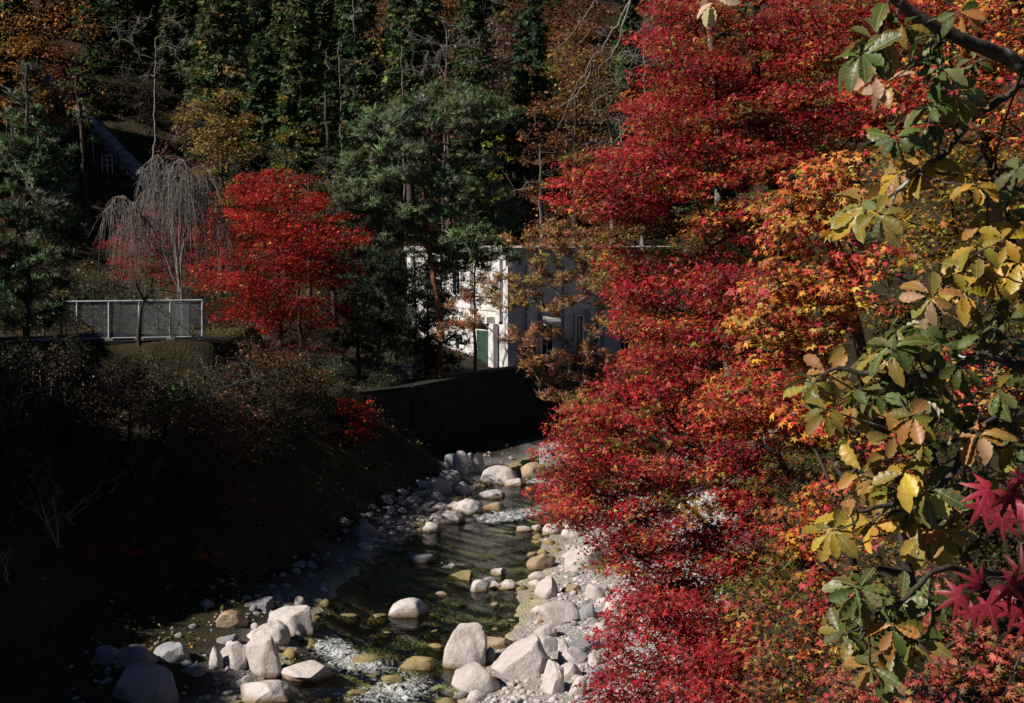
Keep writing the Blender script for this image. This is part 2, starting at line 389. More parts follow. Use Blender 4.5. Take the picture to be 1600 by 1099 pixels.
def tuft_tpl(k, w, seed):
    R = np.random.RandomState(seed); V = []; Fc = []
    for i in range(k):
        a = R.uniform(0, 2 * math.pi); e_ = R.uniform(-.2, 1.0); d = np.array([math.cos(a) * math.cos(e_), math.sin(a) * math.cos(e_), math.sin(e_)])
        s_ = np.cross(d, [.3, .2, 1]); s_ /= np.linalg.norm(s_); L_ = R.uniform(.75, 1.1); b0 = len(V)
        V += [d * .02, d * L_ * .5 + s_ * w, d * L_, d * L_ * .5 - s_ * w]; Fc.append((b0, b0 + 1, b0 + 2, b0 + 3))
    return np.array(V), np.array(Fc)
TUFT = tuft_tpl(7, .10, 3); FINE = tuft_tpl(6, .065, 8); TUFTS = tuft_tpl(5, .17, 5)
def spray_tpl():   # flat drooping conifer spray
    V = []; Fc = []
    for (x0, a, l) in ((0, 0, 1), (.15, .75, .72), (.15, -.75, .72)):
        d = np.array([math.cos(a), math.sin(a), -.25]); s_ = np.array([-math.sin(a), math.cos(a), 0]); o = np.array([x0, 0, -.1 * x0]); b0 = len(V)
        V += [o, o + d * l * .5 + s_ * .14, o + d * l, o + d * l * .5 - s_ * .14]; Fc.append((b0, b0 + 1, b0 + 2, b0 + 3))
    return np.array(V), np.array(Fc)
SPRAY = spray_tpl()

def pal(R, n, palette, jit=.18):
    """palette: list of (weight, rgb)"""
    w = np.array([p[0] for p in palette], float); w /= w.sum(); c = np.array([p[1] for p in palette], float)
    idx = R.choice(len(palette), n, p=w)
    k = np.exp(R.randn(n, 1) * jit); hue = 1 + R.randn(n, 3) * .07
    return np.clip(c[idx] * k * hue, .002, .9)
def leaf_cloud(C, R3, n, size, tpl, palettes, R=rs, tilt=.45, bias=(0, 0, 1), shell=.5, droop=.35, sv=.32, jit=.18, pidx=None):
    """C (N,3) clump centres, R3 (N,3) radii, n leaves in each (scalar or array)."""
    C = np.asarray(C, float); R3 = np.asarray(R3, float); N_ = len(C)
    n = np.broadcast_to(np.asarray(n), (N_,)).astype(int); idx = np.repeat(np.arange(N_), n); M_ = len(idx)
    d = R.randn(M_, 3); d /= np.linalg.norm(d, axis=1, keepdims=True)
    rr = np.power(R.rand(M_, 1), shell / 1.5)
    pos = C[idx] + d * rr * R3[idx]
    nr = np.asarray(bias, float)[None] + R.randn(M_, 3) * tilt + d * .25; nr /= np.linalg.norm(nr, axis=1, keepdims=True)
    t = R.randn(M_, 3) * .6 + d * np.array([1, 1, .2]); t[:, 2] -= droop
    t -= nr * np.sum(t * nr, 1, keepdims=True); t /= np.linalg.norm(t, axis=1, keepdims=True) + 1e-9
    b_ = np.cross(nr, t)
    s = size * np.exp(R.randn(M_) * sv)
    tv, tf = tpl
    V = pos[:, None] + s[:, None, None] * (tv[None, :, 0:1] * t[:, None] + tv[None, :, 1:2] * b_[:, None] + tv[None, :, 2:3] * nr[:, None])
    Fc = (np.arange(M_) * len(tv))[:, None, None] + tf[None]
    if pidx is None: cols = pal(R, M_, palettes, jit)
    else:
        cols = np.zeros((M_, 3)); pi = np.asarray(pidx)[idx]
        for k, p_ in enumerate(palettes):
            mk = pi == k
            if mk.any(): cols[mk] = pal(R, int(mk.sum()), p_, jit)
    cols = np.clip(cols * (np.exp(R.randn(N_, 1) * .2) * (1 + R.randn(N_, 3) * [.04, .14, .08]))[idx], .002, .85)
    cols = np.repeat(cols, len(tf), 0)
    return V.reshape(-1, 3), Fc.reshape(-1, tf.shape[1]), cols
def join(parts):
    Vs = []; Fs = []; Cs = []; o = 0
    for V, Fc, c in parts:
        Vs.append(V); Fs.append(Fc + o); Cs.append(c); o += len(V)
    return np.concatenate(Vs), np.concatenate(Fs), np.concatenate(Cs)
def twigs_in(C, R3, n, r, R=rs):
    idx = np.repeat(np.arange(len(C)), n); d = R.randn(len(idx), 3); d /= np.linalg.norm(d, axis=1, keepdims=True)
    C = np.asarray(C)[idx]; E = C + d * np.asarray(R3)[idx] * R.uniform(.6, 1, (len(idx), 1))
    mid = (C + E) / 2 + R.randn(len(idx), 3) * .04
    k = np.full(len(idx), r)
    return np.concatenate([C, mid]), np.concatenate([mid, E]), np.concatenate([k, k * .75]), np.concatenate([k * .75, k * .4])
def tree(name, label, cat, trunk, C, R3, crown, bark='bark_grey', r_base=.2, r_tip=.012, step=.7, twn=0, twr=.006, group=None, mat='leaf', jit=.1, sag=.12, sides=5, R=rs, pen=.6, twall=True):
    base = np.asarray(trunk[0], float)
    root = empty(name, tuple(base)); tag(root, label, cat, group)
    segs = [grow(trunk, C, r_base, r_tip, step, jit, sag, R, pen)]
    V, Fc = tubes_mesh(*segs[0], n=sides)
    if twn:
        V2, F2 = tubes_mesh(*twigs_in(C, R3, twn, twr, R), n=3); Fc = np.concatenate([Fc, F2 + len(V)]); V = np.concatenate([V, V2])
    link('trunk', mesh_np('trunk', V - base, Fc, bark, smooth=True), root)
    if crown is not None:
        V, Fc, c = crown
        link('crown', mesh_np('crown', V - base, Fc, mat, c), root)
    return root
def in_poly(x, y, poly):
    poly = np.asarray(poly, float); r = np.zeros(x.shape, bool); j = len(poly) - 1
    for i in range(len(poly)):
        xi, yi = poly[i]; xj, yj = poly[j]
        c = ((yi > y) != (yj > y)) & (x < (xj - xi) * (y - yi) / (yj - yi + 1e-12) + xi); r ^= c; j = i
    return r
def sample_poly(poly, n, R, mind=0):
    poly = np.asarray(poly, float); lo = poly.min(0); hi = poly.max(0); pts = []
    tries = 0
    while len(pts) < n and tries < n * 60:
        tries += 1
        q = lo + R.rand(2) * (hi - lo)
        if not in_poly(q[:1], q[1:], poly)[0]: continue
        if mind and pts and np.min(np.hypot(*(np.array(pts) - q).T)) < mind: continue
        pts.append(q)
    return np.array(pts)
# ------------------------------------------------------------------ the setting: ground, water
def axis(*segs):
    return np.unique(np.round(np.concatenate([np.arange(a, b_, s_) for a, b_, s_ in segs]), 4))
xs = axis((-170, -40, 5), (-40, -22, 1.0), (-22, 12, .42), (12, 40, 1.2), (40, 172, 5))
ys = axis((-25, 20, 2.5), (20, 82, .42), (82, 125, 1.2), (125, 262, 4))
X, Y = np.meshgrid(xs, ys); Z = H(X, Y)
e_, s_ = river(X, Y)
gv = np.random.RandomState(3).rand(*X.shape)
gravel = np.where(s_ > 0, sst(7.5, 5.0, e_ + .8 * wob(X, Y, .7, 1)), sst(1.9, .6, e_ + .4 * wob(X, Y, .9, 2)) * .45)
bed = sst(.45, .0, e_)
grass = np.exp(-((X + 12.2) / 2.0) ** 2 - ((Y - 70) / 2.5) ** 2)
sand = np.clip(np.exp(-((X - 1.0) / 1.5) ** 2 - ((Y - 51.5) / 3.0) ** 2) + np.exp(-((X + .4) / 1.2) ** 2 - ((Y - 43.5) / 2.4) ** 2) + np.exp(-((X + 1.8) / 1.6) ** 2 - ((Y - 65.5) / 2.6) ** 2) + np.exp(-((X - .4) / 1.6) ** 2 - ((Y - 35) / 2.2) ** 2), 0, 1)
sand = sst(.35, .6, sand + .1 * wob(X, Y, 2, 3))
nx, ny = len(xs), len(ys)
idx = np.arange(nx * ny).reshape(ny, nx)
Fq = np.stack([idx[:-1, :-1], idx[:-1, 1:], idx[1:, 1:], idx[1:, :-1]], -1).reshape(-1, 4)
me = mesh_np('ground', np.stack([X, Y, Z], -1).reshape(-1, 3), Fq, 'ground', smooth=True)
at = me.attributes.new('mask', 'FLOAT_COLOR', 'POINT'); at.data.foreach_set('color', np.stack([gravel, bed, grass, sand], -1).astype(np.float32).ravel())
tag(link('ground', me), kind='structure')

# water follows the channel
pl = RIV[1:12]
seg = np.hypot(np.diff(pl[:, 0]), np.diff(pl[:, 1])); cum = np.concatenate([[0], np.cumsum(seg)])
S = np.arange(0, cum[-1], .16); cx = np.interp(S, cum, pl[:, 0]); cy = np.interp(S, cum, pl[:, 1]); hw = np.interp(S, cum, pl[:, 2])
for _ in range(12):
    for arr in (cx, cy): arr[1:-1] = (arr[:-2] + arr[1:-1] + arr[2:]) / 3
tx = np.gradient(cx); ty = np.gradient(cy); ln = np.hypot(tx, ty); tx /= ln; ty /= ln
T_ = np.linspace(-1, 1, 64)
WX = cx[:, None] + ty[:, None] * T_[None] * (hw[:, None] + 1.0); WY = cy[:, None] - tx[:, None] * T_[None] * (hw[:, None] + 1.0)
foam = np.zeros_like(WX)
for (px, py, rx, ry, k) in ((522, 1012, .6, 1.0, .95), (545, 1032, .7, 1.0, .95), (585, 1040, .9, .8, .75), (640, 1060, .9, .8, .6), (505, 1003, .45, .9, .7), (615, 1075, .8, .7, .6), (800, 803, 1.6, 1.4, .95), (765, 812, 1.1, 1.0, .8), (850, 792, 1.2, 1.5, .6),
                            (845, 752, 1.2, 1.2, .95), (880, 750, 1.2, 1.2, .8), (703, 884, .5, .9, .85), (660, 865, .3, .5, .4), (540, 878, .7, .5, .5), (640, 1090, 1.2, 1.0, .6), (560, 1092, 1.0, 1.0, .5), (700, 1000, .4, .8, .3)):
    q, _t = G(px, py); foam += k * np.exp(-((WX - q[0]) / rx) ** 2 - ((WY - q[1]) / ry) ** 2)
WZ = .012 * wob(WX, WY, 3.1, 1) + .05 * np.clip(foam, 0, 1) * wob(WX, WY, 3.7, 2)
ns, nt = WX.shape; idx = np.arange(ns * nt).reshape(ns, nt)
Fq = np.stack([idx[:-1, :-1], idx[:-1, 1:], idx[1:, 1:], idx[1:, :-1]], -1).reshape(-1, 4)
me = mesh_np('river', np.stack([WX, WY, WZ], -1).reshape(-1, 3), Fq, 'water', smooth=True)
at = me.attributes.new('foam', 'FLOAT', 'POINT'); at.data.foreach_set('value', np.clip(foam, 0, 1).astype(np.float32).ravel())
tag(link('river_water', me), kind='structure')

# ------------------------------------------------------------------ boulders and stones
def ico(sub):
    bm = bmesh.new(); bmesh.ops.create_icosphere(bm, subdivisions=sub, radius=1); bm.verts.ensure_lookup_table()
    V = np.array([v.co[:] for v in bm.verts]); Fc = np.array([[v.index for v in f.verts] for f in bm.faces]); bm.free(); return V, Fc
ICO = {k: ico(k) for k in (1, 2, 3, 4)}
def rock_verts(sub, seed, kind, sx, sy, sz, down=1.0):
    R = np.random.RandomState(seed); V, Fc = ICO[sub]; V = V.copy()
    amp = {'r': .10, 'a': .16, 'f': .12, 'p': .15, 'b': .10}[kind]
    for k in range(6):
        d = R.randn(3); d *= R.uniform(1.2, 3.6) / np.linalg.norm(d); V *= 1 + (amp / (1 + k * .5)) * np.sin(V @ d + R.uniform(0, 6))[:, None]
    if kind == 'b': V = np.sign(V) * np.abs(V) ** .62 * .85
    ncut = {'r': 9, 'a': 14, 'f': 10, 'p': 12, 'b': 9}[kind]
    for k in range(ncut):
        n = R.randn(3)
        if kind == 'f' and k == 0: n = np.array([-.28 + R.randn() * .12, -.2, 1.0])
        if kind == 'p' and k < 3: n = np.array([math.cos(k * 2.1 + seed) + R.randn() * .25, math.sin(k * 2.1 + seed) + R.randn() * .25, R.uniform(.35, 1.1)])
        n /= np.linalg.norm(n); o = R.uniform(.58, .86) if kind != 'r' else R.uniform(.66, .92)
        if kind == 'f' and k == 0: o = .5
        dd = V @ n - o; soft = .06 if kind in 'rb' else .02
        V -= np.where(dd > 0, dd - soft * (1 - np.exp(-np.maximum(dd, 0) / .25)), 0)[:, None] * n
    for k in range(10):
        d = R.randn(3) * R.uniform(4, 12); V *= 1 + .011 * np.sin(V @ d + R.uniform(0, 6))[:, None]
    V[:, 2] = np.where(V[:, 2] < 0, V[:, 2] * down, V[:, 2])
    ext = np.abs(V).max(0); V /= np.array([ext[0], ext[1], max(V[:, 2].max(), .3)])
    return V * np.array([sx, sy, sz]), Fc
def hitW(px, py):
    v = ray(px, py); ts = np.arange(28, 90, .06); pts = CAM + v[None] * ts[:, None]
    below = pts[:, 2] < np.maximum(H(pts[:, 0], pts[:, 1]), -.02); i = int(np.argmax(below)); return pts[i], ts[i]
def rock(px, py, w, h, kind, mat, label, group=None, name='boulder', seed=None, sub=3, rot=None):
    seed = seed if seed is not None else int(px * 7 + py * 13)
    R = np.random.RandomState(seed)
    p, t = hitW(px, py + h * .28)
    W = 1.2 * w * t / F; Dy = W * R.uniform(.7, .95); hm = 1.2 * h * t / F
    sl = CAMZ / t; Hz = max((hm - sl * Dy * .6), .32 * W)
    zg = max(h1(p[0], p[1]), -.05)
    V, Fc = rock_verts(4 if w >= 30 else sub, seed, kind, W / 2, Dy / 2, Hz * .85, 1.0)
    an = R.uniform(-.35, .35) if rot is None else rot
    ca, sa = math.cos(an), math.sin(an); V = V @ np.array([[ca, sa, 0], [-sa, ca, 0], [0, 0, 1]])
    ty_ = R.uniform(-.12, .12); V[:, 2] += V[:, 0] * ty_
    me = mesh_np(name, V, Fc, mat, smooth=True)
    me.set_sharp_from_angle(angle=math.radians(24 if kind in 'apf' else 34))
    o = link(name, me, None, (p[0], p[1] + Dy * .12, zg + .10 * Hz)); tag(o, label, 'boulder', group)
    return o
P_, Gy, Tn, Wt = 'granite_pale', 'granite_grey', 'granite_tan', 'stone_wet'
GL = 'boulders of the left cluster'; GR = 'boulders of the gravel bar'; GF = 'boulders of the far pile'; GM = 'rocks standing in the stream'
for a in [
    # left cluster
    (452, 971, 78, 40, 'f', P_, 'pale flat-topped slab at the back of the left boulder cluster, streaked by shadow', GL),
    (420, 993, 64, 37, 'r', P_, 'smooth dome boulder just in front of the flat slab in left cluster', GL),
    (368, 1030, 46, 40, 'r', P_, 'rounded pale boulder between the small egg stone and the pitted boulder', GL),
    (412, 1037, 52, 62, 'a', P_, 'tall pale boulder with a pitted right face, largest of left cluster', GL),
    (337, 1033, 21, 32, 'r', P_, 'upright egg-shaped grey stone at the left end of lit cluster', GL),
    (481, 1054, 74, 28, 'a', P_, 'low wedge boulder in the water right of the left cluster', GL),
    (416, 1084, 72, 38, 'a', P_, 'pale boulder at the bottom edge below left cluster, blotched by shadow', GL),
    (385, 1067, 21, 18, 'r', P_, 'small round stone in pebbles below the left cluster', GL),
    (396, 980, 15, 10, 'r', P_, 'small pale stone left of the smooth dome boulder', GL),
    (469, 943, 18, 15, 'a', P_, 'small bright stone behind the flat-topped slab', GL),
    (362, 970, 42, 26, 'r', Tn, 'brown mossy boulder half in shade behind left cluster', GL),
    (504, 924, 14, 8, 'a', P_, 'lone small pale stone at the shadow edge beyond left cluster', GL),
    (354, 1001, 29, 12, 'f', Gy, 'low grey stone in brown shallows left of the smooth dome', GL),
    (364, 1010, 22, 13, 'r', P_, 'small stone above the rounded pale boulder of left cluster', GL),
    (383, 1015, 19, 12, 'r', P_, 'small grey-topped stone behind the rounded pale boulder', GL),
    (427, 1013, 17, 17, 'r', Tn, 'small tan stone tucked under the smooth dome boulder', GL),
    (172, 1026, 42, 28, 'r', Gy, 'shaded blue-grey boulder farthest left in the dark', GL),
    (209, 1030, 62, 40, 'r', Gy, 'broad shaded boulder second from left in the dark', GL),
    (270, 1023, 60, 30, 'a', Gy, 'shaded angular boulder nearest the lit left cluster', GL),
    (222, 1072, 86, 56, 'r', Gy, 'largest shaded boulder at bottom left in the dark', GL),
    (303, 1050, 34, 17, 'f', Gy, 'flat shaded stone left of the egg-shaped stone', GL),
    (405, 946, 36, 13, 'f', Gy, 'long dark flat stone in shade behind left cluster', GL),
    # right bank front
    (723, 1022, 64, 68, 'b', P_, 'tall square block boulder at the water edge of the gravel bar', GR),
    (740, 1066, 74, 48, 'r', P_, 'broad dome boulder in front of the square block boulder', GR),
    (743, 1091, 30, 20, 'r', P_, 'small round boulder at bottom edge below the broad dome', GR),
    (721, 1088, 25, 13, 'r', Gy, 'small dark grey stone wedged under the broad dome boulder', GR),
    (766, 1030, 18, 24, 'r', Gy, 'upright grey egg stone between square block and great slab', GR),
    (776, 1008, 44, 15, 'r', Tn, 'long half-wet tan stone beside the square block boulder', GR),
    (819, 1038, 90, 64, 'f', P_, 'great sloping slab boulder in the middle of gravel bar, largest rock', GR),
    (867, 1068, 36, 48, 'p', P_, 'pointed boulder with dark right face in front of great slab', GR),
    (852, 1010, 37, 26, 'r', P_, 'rounded boulder directly behind the great slab', GR),
    (879, 1023, 18, 33, 'a', P_, 'narrow leaning slab right of the great slab', GR),
    (897, 1031, 33, 28, 'a', P_, 'angular pale block right of the narrow leaning slab', GR),
    (891, 1051, 40, 26, 'a', P_, 'low boulder between the pointed boulder and the maple leaves', GR),
    (912, 1011, 58, 26, 'f', Gy, 'flat grey slab lying wet behind the angular block', GR),
    (930, 1032, 24, 24, 'a', P_, 'pale block at the right end of the wet grey slab', GR),
    (931, 1062, 32, 28, 'r', Gy, 'rounded greyish boulder nearest the lower maple leaves', GR),
    (902, 1078, 30, 30, 'a', P_, 'triangular pale boulder right of the pointed boulder', GR),
    (852, 989, 30, 20, 'b', P_, 'blunt pale block standing alone at the shore behind great slab', GR),
    (873, 961, 56, 32, 'b', P_, 'large pale block lying on gravel at mid shore', GR),
    (840, 955, 22, 13, 'r', P_, 'pale stone at the water left of the large mid-shore block', GR),
    (846, 969, 15, 12, 'r', Tn, 'small pinkish round stone in front of large mid-shore block', GR),
    (856, 924, 35, 33, 'r', P_, 'oval boulder leaning at the water edge above mid-shore block', GR),
    (847, 881, 45, 23, 'r', Tn, 'tan dome boulder in the shallows at the sandy spot', GR),
    (838, 902, 24, 14, 'p', P_, 'small peaked stone in shallows below the tan dome', GR),
    (838, 914, 27, 12, 'r', P_, 'low stone touching the oval boulder', GR),
    (795, 915, 34, 17, 'r', P_, 'smooth rounded stone, rightmost of the midstream group', GM),
    (746, 919, 30, 21, 'p', P_, 'peaked triangular stone, leftmost of the midstream group', GM),
    (764, 909, 22, 13, 'r', Gy, 'grey stone behind the peaked one of the midstream group', GM),
    (773, 917, 15, 14, 'p', P_, 'small peaked stone in the middle of the midstream group', GM),
    (781, 895, 25, 14, 'a', P_, 'broken pale stone farthest back in the midstream group', GM),
    (773, 945, 13, 8, 'r', P_, 'tiny pale stone below the midstream group', GM),
    (689, 928, 17, 7, 'r', P_, 'tiny low stone left of the midstream group', GM),
    (636, 953, 57, 31, 'r', P_, 'lone white dome boulder in the middle of the stream', GM),
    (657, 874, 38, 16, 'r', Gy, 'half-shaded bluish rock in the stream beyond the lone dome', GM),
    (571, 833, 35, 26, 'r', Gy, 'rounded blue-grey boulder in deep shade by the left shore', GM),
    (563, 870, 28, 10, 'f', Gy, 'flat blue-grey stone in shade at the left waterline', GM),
    (934, 927, 34, 22, 'b', P_, 'blocky boulder with bluish patch amid the upper gravel', GR),
    (919, 960, 28, 27, 'r', Gy, 'round grey boulder right of the large mid-shore block', GR),
    (939, 981, 25, 14, 'r', P_, 'smooth oblong stone below the round grey boulder', GR),
    (956, 951, 24, 24, 'r', P_, 'white rounded boulder at the leaf edge right of grey one', GR),
    (943, 941, 20, 12, 'r', P_, 'small pale stone above the round grey boulder', GR),
    (918, 880, 60, 44, 'f', P_, 'huge sloping pale boulder partly under the maple leaves', GR),
    (889, 870, 25, 10, 'f', P_, 'flat white stone left of the huge sloping boulder', GR),
    (830, 867, 12, 7, 'r', P_, 'tiny stone just behind the tan dome boulder', GR),
    (893, 923, 27, 10, 'f', Tn, 'flat pinkish stone right of the oval boulder', GR),
    (897, 860, 13, 11, 'a', P_, 'small angular stone on the sand above the flat white stone', GR),
    # far pile
    (720, 730, 22, 32, 'a', P_, 'upright pointed rock at the back of the far pile', GF),
    (745, 729, 27, 27, 'a', P_, 'white angular boulder beside the upright pointed rock', GF),
    (777, 747, 51, 26, 'r', P_, 'broad white boulder at the head of the far pool', GF),
    (804, 755, 33, 13, 'a', P_, 'low white rock right of the broad white boulder', GF),
    (701, 748, 30, 19, 'b', P_, 'blocky rock left of the upright pointed rock', GF),
    (685, 762, 37, 21, 'r', P_, 'half-shaded boulder at the left of the far pile', GF),
    (722, 767, 26, 20, 'r', P_, 'rounded rock on the sand in the middle of far pile', GF),
    (770, 774, 35, 14, 'r', P_, 'low smooth rock on wet sand by the far pool', GF),
    (682, 781, 24, 17, 'a', P_, 'small lumpy rock below the half-shaded boulder', GF),
    (731, 796, 42, 25, 'r', P_, 'big rounded boulder with brown waterline beside the rapid', GF),
    (699, 811, 51, 21, 'r', P_, 'long low boulder in front of the big rounded one', GF),
    (708, 794, 22, 15, 'r', P_, 'stone behind and left of the big rounded boulder', GF),
    (687, 793, 27, 10, 'r', P_, 'flat stone at the left of the long low boulder', GF),
    (773, 793, 32, 12, 'r', Tn, 'half-wet brownish rock right of the big rounded boulder', GF),
    (675, 827, 26, 17, 'r', P_, 'pale rock with a knob below the long low boulder', GF),
    (817, 828, 24, 10, 'r', P_, 'low pale stone, left one of the row below the rapid', GF),
    (840, 826, 17, 12, 'r', P_, 'small rounded stone, second in the row below the rapid', GF),
    (864, 829, 33, 17, 'r', P_, 'wide white stone, third in the row below the rapid', GF),
    (897, 833, 35, 20, 'r', P_, 'large white stone at the leaf end of the row below rapid', GF),
    (854, 847, 14, 8, 'p', P_, 'small peaked stone lying alone on the sand flat', GF),
    (885, 821, 26, 14, 'r', P_, 'pale stone behind the row below the rapid', GF),
    (835, 739, 36, 24, 'a', Tn, 'brown wet rock at the small cascade under the maple', GF),
    (866, 724, 46, 44, 'a', Gy, 'large bluish shaded boulder behind the small cascade', GF),
    (883, 757, 24, 9, 'r', P_, 'low white stone below the small cascade', GF),
    (892, 746, 32, 19, 'r', P_, 'pale boulder among leaves right of the small cascade', GF),
    (708, 724, 24, 20, 'r', Gy, 'shaded dark rock behind the upright pointed rock', GF),
    # submerged
    (724, 901, 46, 14, 'f', Wt, 'brown rock just breaking the surface left of the midstream group', GM),
    (545, 958, 34, 15, 'r', Wt, 'orange-brown sunken stone left of the lone white dome', GM),
    (577, 1028, 52, 17, 'r', Wt, 'ochre sunken boulder at the upper side of the near rapid', GM),
    (653, 1037, 52, 32, 'r', Wt, 'large olive sunken boulder left of the square block', GM),
    (683, 1007, 30, 18, 'r', Wt, 'olive sunken stone touching the left of the square block', GM),
    (591, 963, 36, 12, 'r', Wt, 'flat olive sunken stone beside the lone white dome', GM),
    (678, 984, 26, 14, 'r', Wt, 'olive sunken stone below right of the lone white dome', GM),
    (604, 987, 28, 14, 'r', Wt, 'dim green sunken stone below the lone white dome', GM),
    (614, 1060, 42, 24, 'r', Wt, 'brown sunken boulder in the middle of the near rapid', GM),
    (557, 1080, 36, 20, 'r', Wt, 'brown sunken boulder at the bottom edge of the stream', GM),
    (560, 905, 30, 12, 'r', Wt, 'dark sunken stone at the shadow line beyond left cluster', GM),
    (498, 985, 30, 12, 'r', Wt, 'ochre sunken stone right of the flat-topped slab', GM),
]:
    rock(*a)
    if a[5] == Wt:
        o = col.objects[-1]; o.location.z -= .14
# many small stones: shared meshes, one thing each
small = [mesh_np('stone', *rock_verts(2, 900 + k, 'r' if k % 3 else 'a', .5, .42, .36), ('granite_pale', 'granite_pale', 'granite_grey')[k % 3], smooth=True) for k in range(9)]
for m_ in small: m_.set_sharp_from_angle(angle=math.radians(45))
def scatter(polys, n, wmin, wmax, label, group, seed, mats=None):
    R = np.random.RandomState(seed); k = 0
    for poly, m_ in zip(polys, n):
        for q in sample_poly(poly, m_, R, 7):
            p, t = hitW(q[0], q[1]); z = max(h1(p[0], p[1]), -.05)
            w = R.uniform(wmin, wmax) * (R.rand() ** .7 * .6 + .5) * t / F
            o = link('stone', small[R.randint(len(small))], None, (p[0], p[1], z + .06 * w)); o.scale = (w, w * R.uniform(.8, 1.2), w * R.uniform(.7, 1.1)); o.rotation_euler = (R.uniform(-.3, .3), R.uniform(-.3, .3), R.uniform(0, 6.28))
            tag(o, label, 'stone', group)
scatter([[(860, 890), (960, 890), (1010, 1000), (960, 1000), (905, 990), (850, 935)], [(755, 1045), (800, 1062), (850, 1099), (770, 1099)], [(900, 990), (985, 995), (975, 1099), (890, 1099)], [(925, 800), (1000, 830), (1010, 880), (950, 880)]], [62, 34, 34, 16], 9, 17,
        'small pale stone lying loose on the gravel bar', 'loose stones on the gravel bar', 11)
scatter([[(560, 800), (690, 735), (680, 800), (640, 860), (570, 890)]], [70], 10, 26, 'blue-grey cobble in deep shade on the left far shore', 'shaded cobbles on the left far shore', 12)
scatter([[(330, 990), (440, 930), (520, 915), (470, 945), (400, 965)], [(330, 1040), (370, 1048), (395, 1085), (340, 1090)], [(90, 1000), (330, 985), (330, 1090), (120, 1095)]], [14, 16, 12], 7, 15, 'small grey stone scattered around the left boulder cluster', 'small stones by the left cluster', 13)
scatter([[(700, 740), (760, 735), (770, 790), (690, 800)], [(800, 820), (900, 815), (900, 850), (860, 845)]], [16, 8], 6, 11, 'small pale stone at the far pool shore', 'small stones by the far pool', 14)
scatter([[(560, 900), (830, 880), (830, 990), (700, 1000), (520, 1000)]], [10], 5, 9, 'tiny pale stone poking out of the stream', 'tiny stones in the stream', 15)
# gravel (nobody could count it)
R = np.random.RandomState(21); gpts = []
def gravel_stuff(name, n, xr, yr, cond, smin, smax, mat, zoff, label, cat, sub=1):
    R = np.random.RandomState(len(name) + n); x = R.uniform(*xr, n); y = R.uniform(*yr, n); e, s = river(x, y); k = cond(e, s, x, y); x, y = x[k], y[k]; z = H(x, y)
    V0, F0 = ICO[sub]; M_ = len(x); sz = smin * (smax / smin) ** (R.rand(M_) ** 2.2)
    sca = sz[:, None] * R.uniform(.55, 1, (M_, 3)); an = R.uniform(0, 6.28, M_); ca, sa = np.cos(an), np.sin(an)
    V = V0[None] * sca[:, None] * (1 + .22 * np.sin(V0[None] @ R.randn(M_, 3, 1) * 2.2 + R.rand(M_, 1, 1) * 6))
    Vx = V[..., 0] * ca[:, None] - V[..., 1] * sa[:, None]; Vy = V[..., 0] * sa[:, None] + V[..., 1] * ca[:, None]
    V = np.stack([Vx + x[:, None], Vy + y[:, None], V[..., 2] * .8 + z[:, None] + zoff], -1).reshape(-1, 3)
    Fc = ((np.arange(M_) * len(V0))[:, None, None] + F0[None]).reshape(-1, 3)
    tag(link(name, mesh_np(name, V, Fc, mat, smooth=True)), label, cat, kind='stuff')
gravel_stuff('gravel', 9000, (-4, 9), (31, 58), lambda e, s, x, y: (s > 0) & (e > .35) & (e < 6), .03, .16, 'gravel', .0, 'pale loose gravel covering the right river bar', 'gravel')
gravel_stuff('streambed_cobbles', 2600, (-8, 5), (31, 70), lambda e, s, x, y: (e < .2), .07, .38, 'stone_wet', -.03, 'olive and brown cobbles under the clear water', 'cobbles')
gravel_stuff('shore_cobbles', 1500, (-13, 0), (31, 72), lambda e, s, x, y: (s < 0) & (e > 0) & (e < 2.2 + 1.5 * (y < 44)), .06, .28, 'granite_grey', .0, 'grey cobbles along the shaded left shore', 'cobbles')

# ------------------------------------------------------------------ power house and walls
RZ = math.atan2(.54, .84); bx, by, bz = -.4, 88.0, 2.75; BL, BW, BH = 15.5, 12.6, 7.35
B = empty('power_house', (bx, by, bz), RZ); tag(B, 'white two-storey concrete power house behind the pines, its long side in shade', 'building')
def pb(name, mat, c, size, parent=B): return MB().box(c, size).build(name, mat, parent)
pb('wall', 'stucco', (BL / 2, BW / 2, BH / 2 - .4), (BL, BW, BH + .8))
pb('coping', 'concrete', (BL / 2, BW / 2, BH + .14), (BL + .5, BW + .5, .28))
pb('cornice', 'stucco', (BL / 2, BW / 2, BH - .32), (BL + .24, BW + .24, .18))
pb('string_course', 'stucco', (BL / 2, BW / 2, 3.75), (BL + .16, BW + .16, .22))
for X_ in (.3, 1.75, 4.6, 7.8, 11.0, 15.2): pb('pilaster', 'stucco', (X_, -.09, 3.2), (.55, .24, 6.55))
for Y_ in (.6, 4.2, 7.6, 12.2): pb('pilaster', 'stucco', (-.10, Y_, 5.0), (.26, .5, 4.0))
def window(c, size, axis_, mull=1):
    """axis_ 'x': on the long side (faces -Y); 'y': on the end (faces -X)"""
    w, h_ = size; c = Vector(c)
    m_ = MB(); g = MB(); t = .12
    def bx_(mb, dx, dz, sx_, sz_, dep, off):
        if axis_ == 'x': mb.box((c.x + dx, c.y - off, c.z + dz), (sx_, dep, sz_))
        else: mb.box((c.x - off, c.y + dx, c.z + dz), (dep, sx_, sz_))
    for sgn in (-1, 1):
        bx_(m_, sgn * (w / 2), 0, t, h_ + t, .16, .05); bx_(m_, 0, sgn * h_ / 2, w - t, t, .15, .05)
    for k in range(mull): bx_(m_, -w / 2 + w * (k + 1) / (mull + 1), 0, .06, h_ - t, .08, .04)
    bx_(g, 0, 0, w - t, h_ - t, .04, .012)
    f = m_.build('window', 'white_paint', B); g.build('pane', 'window_glass', f); return f
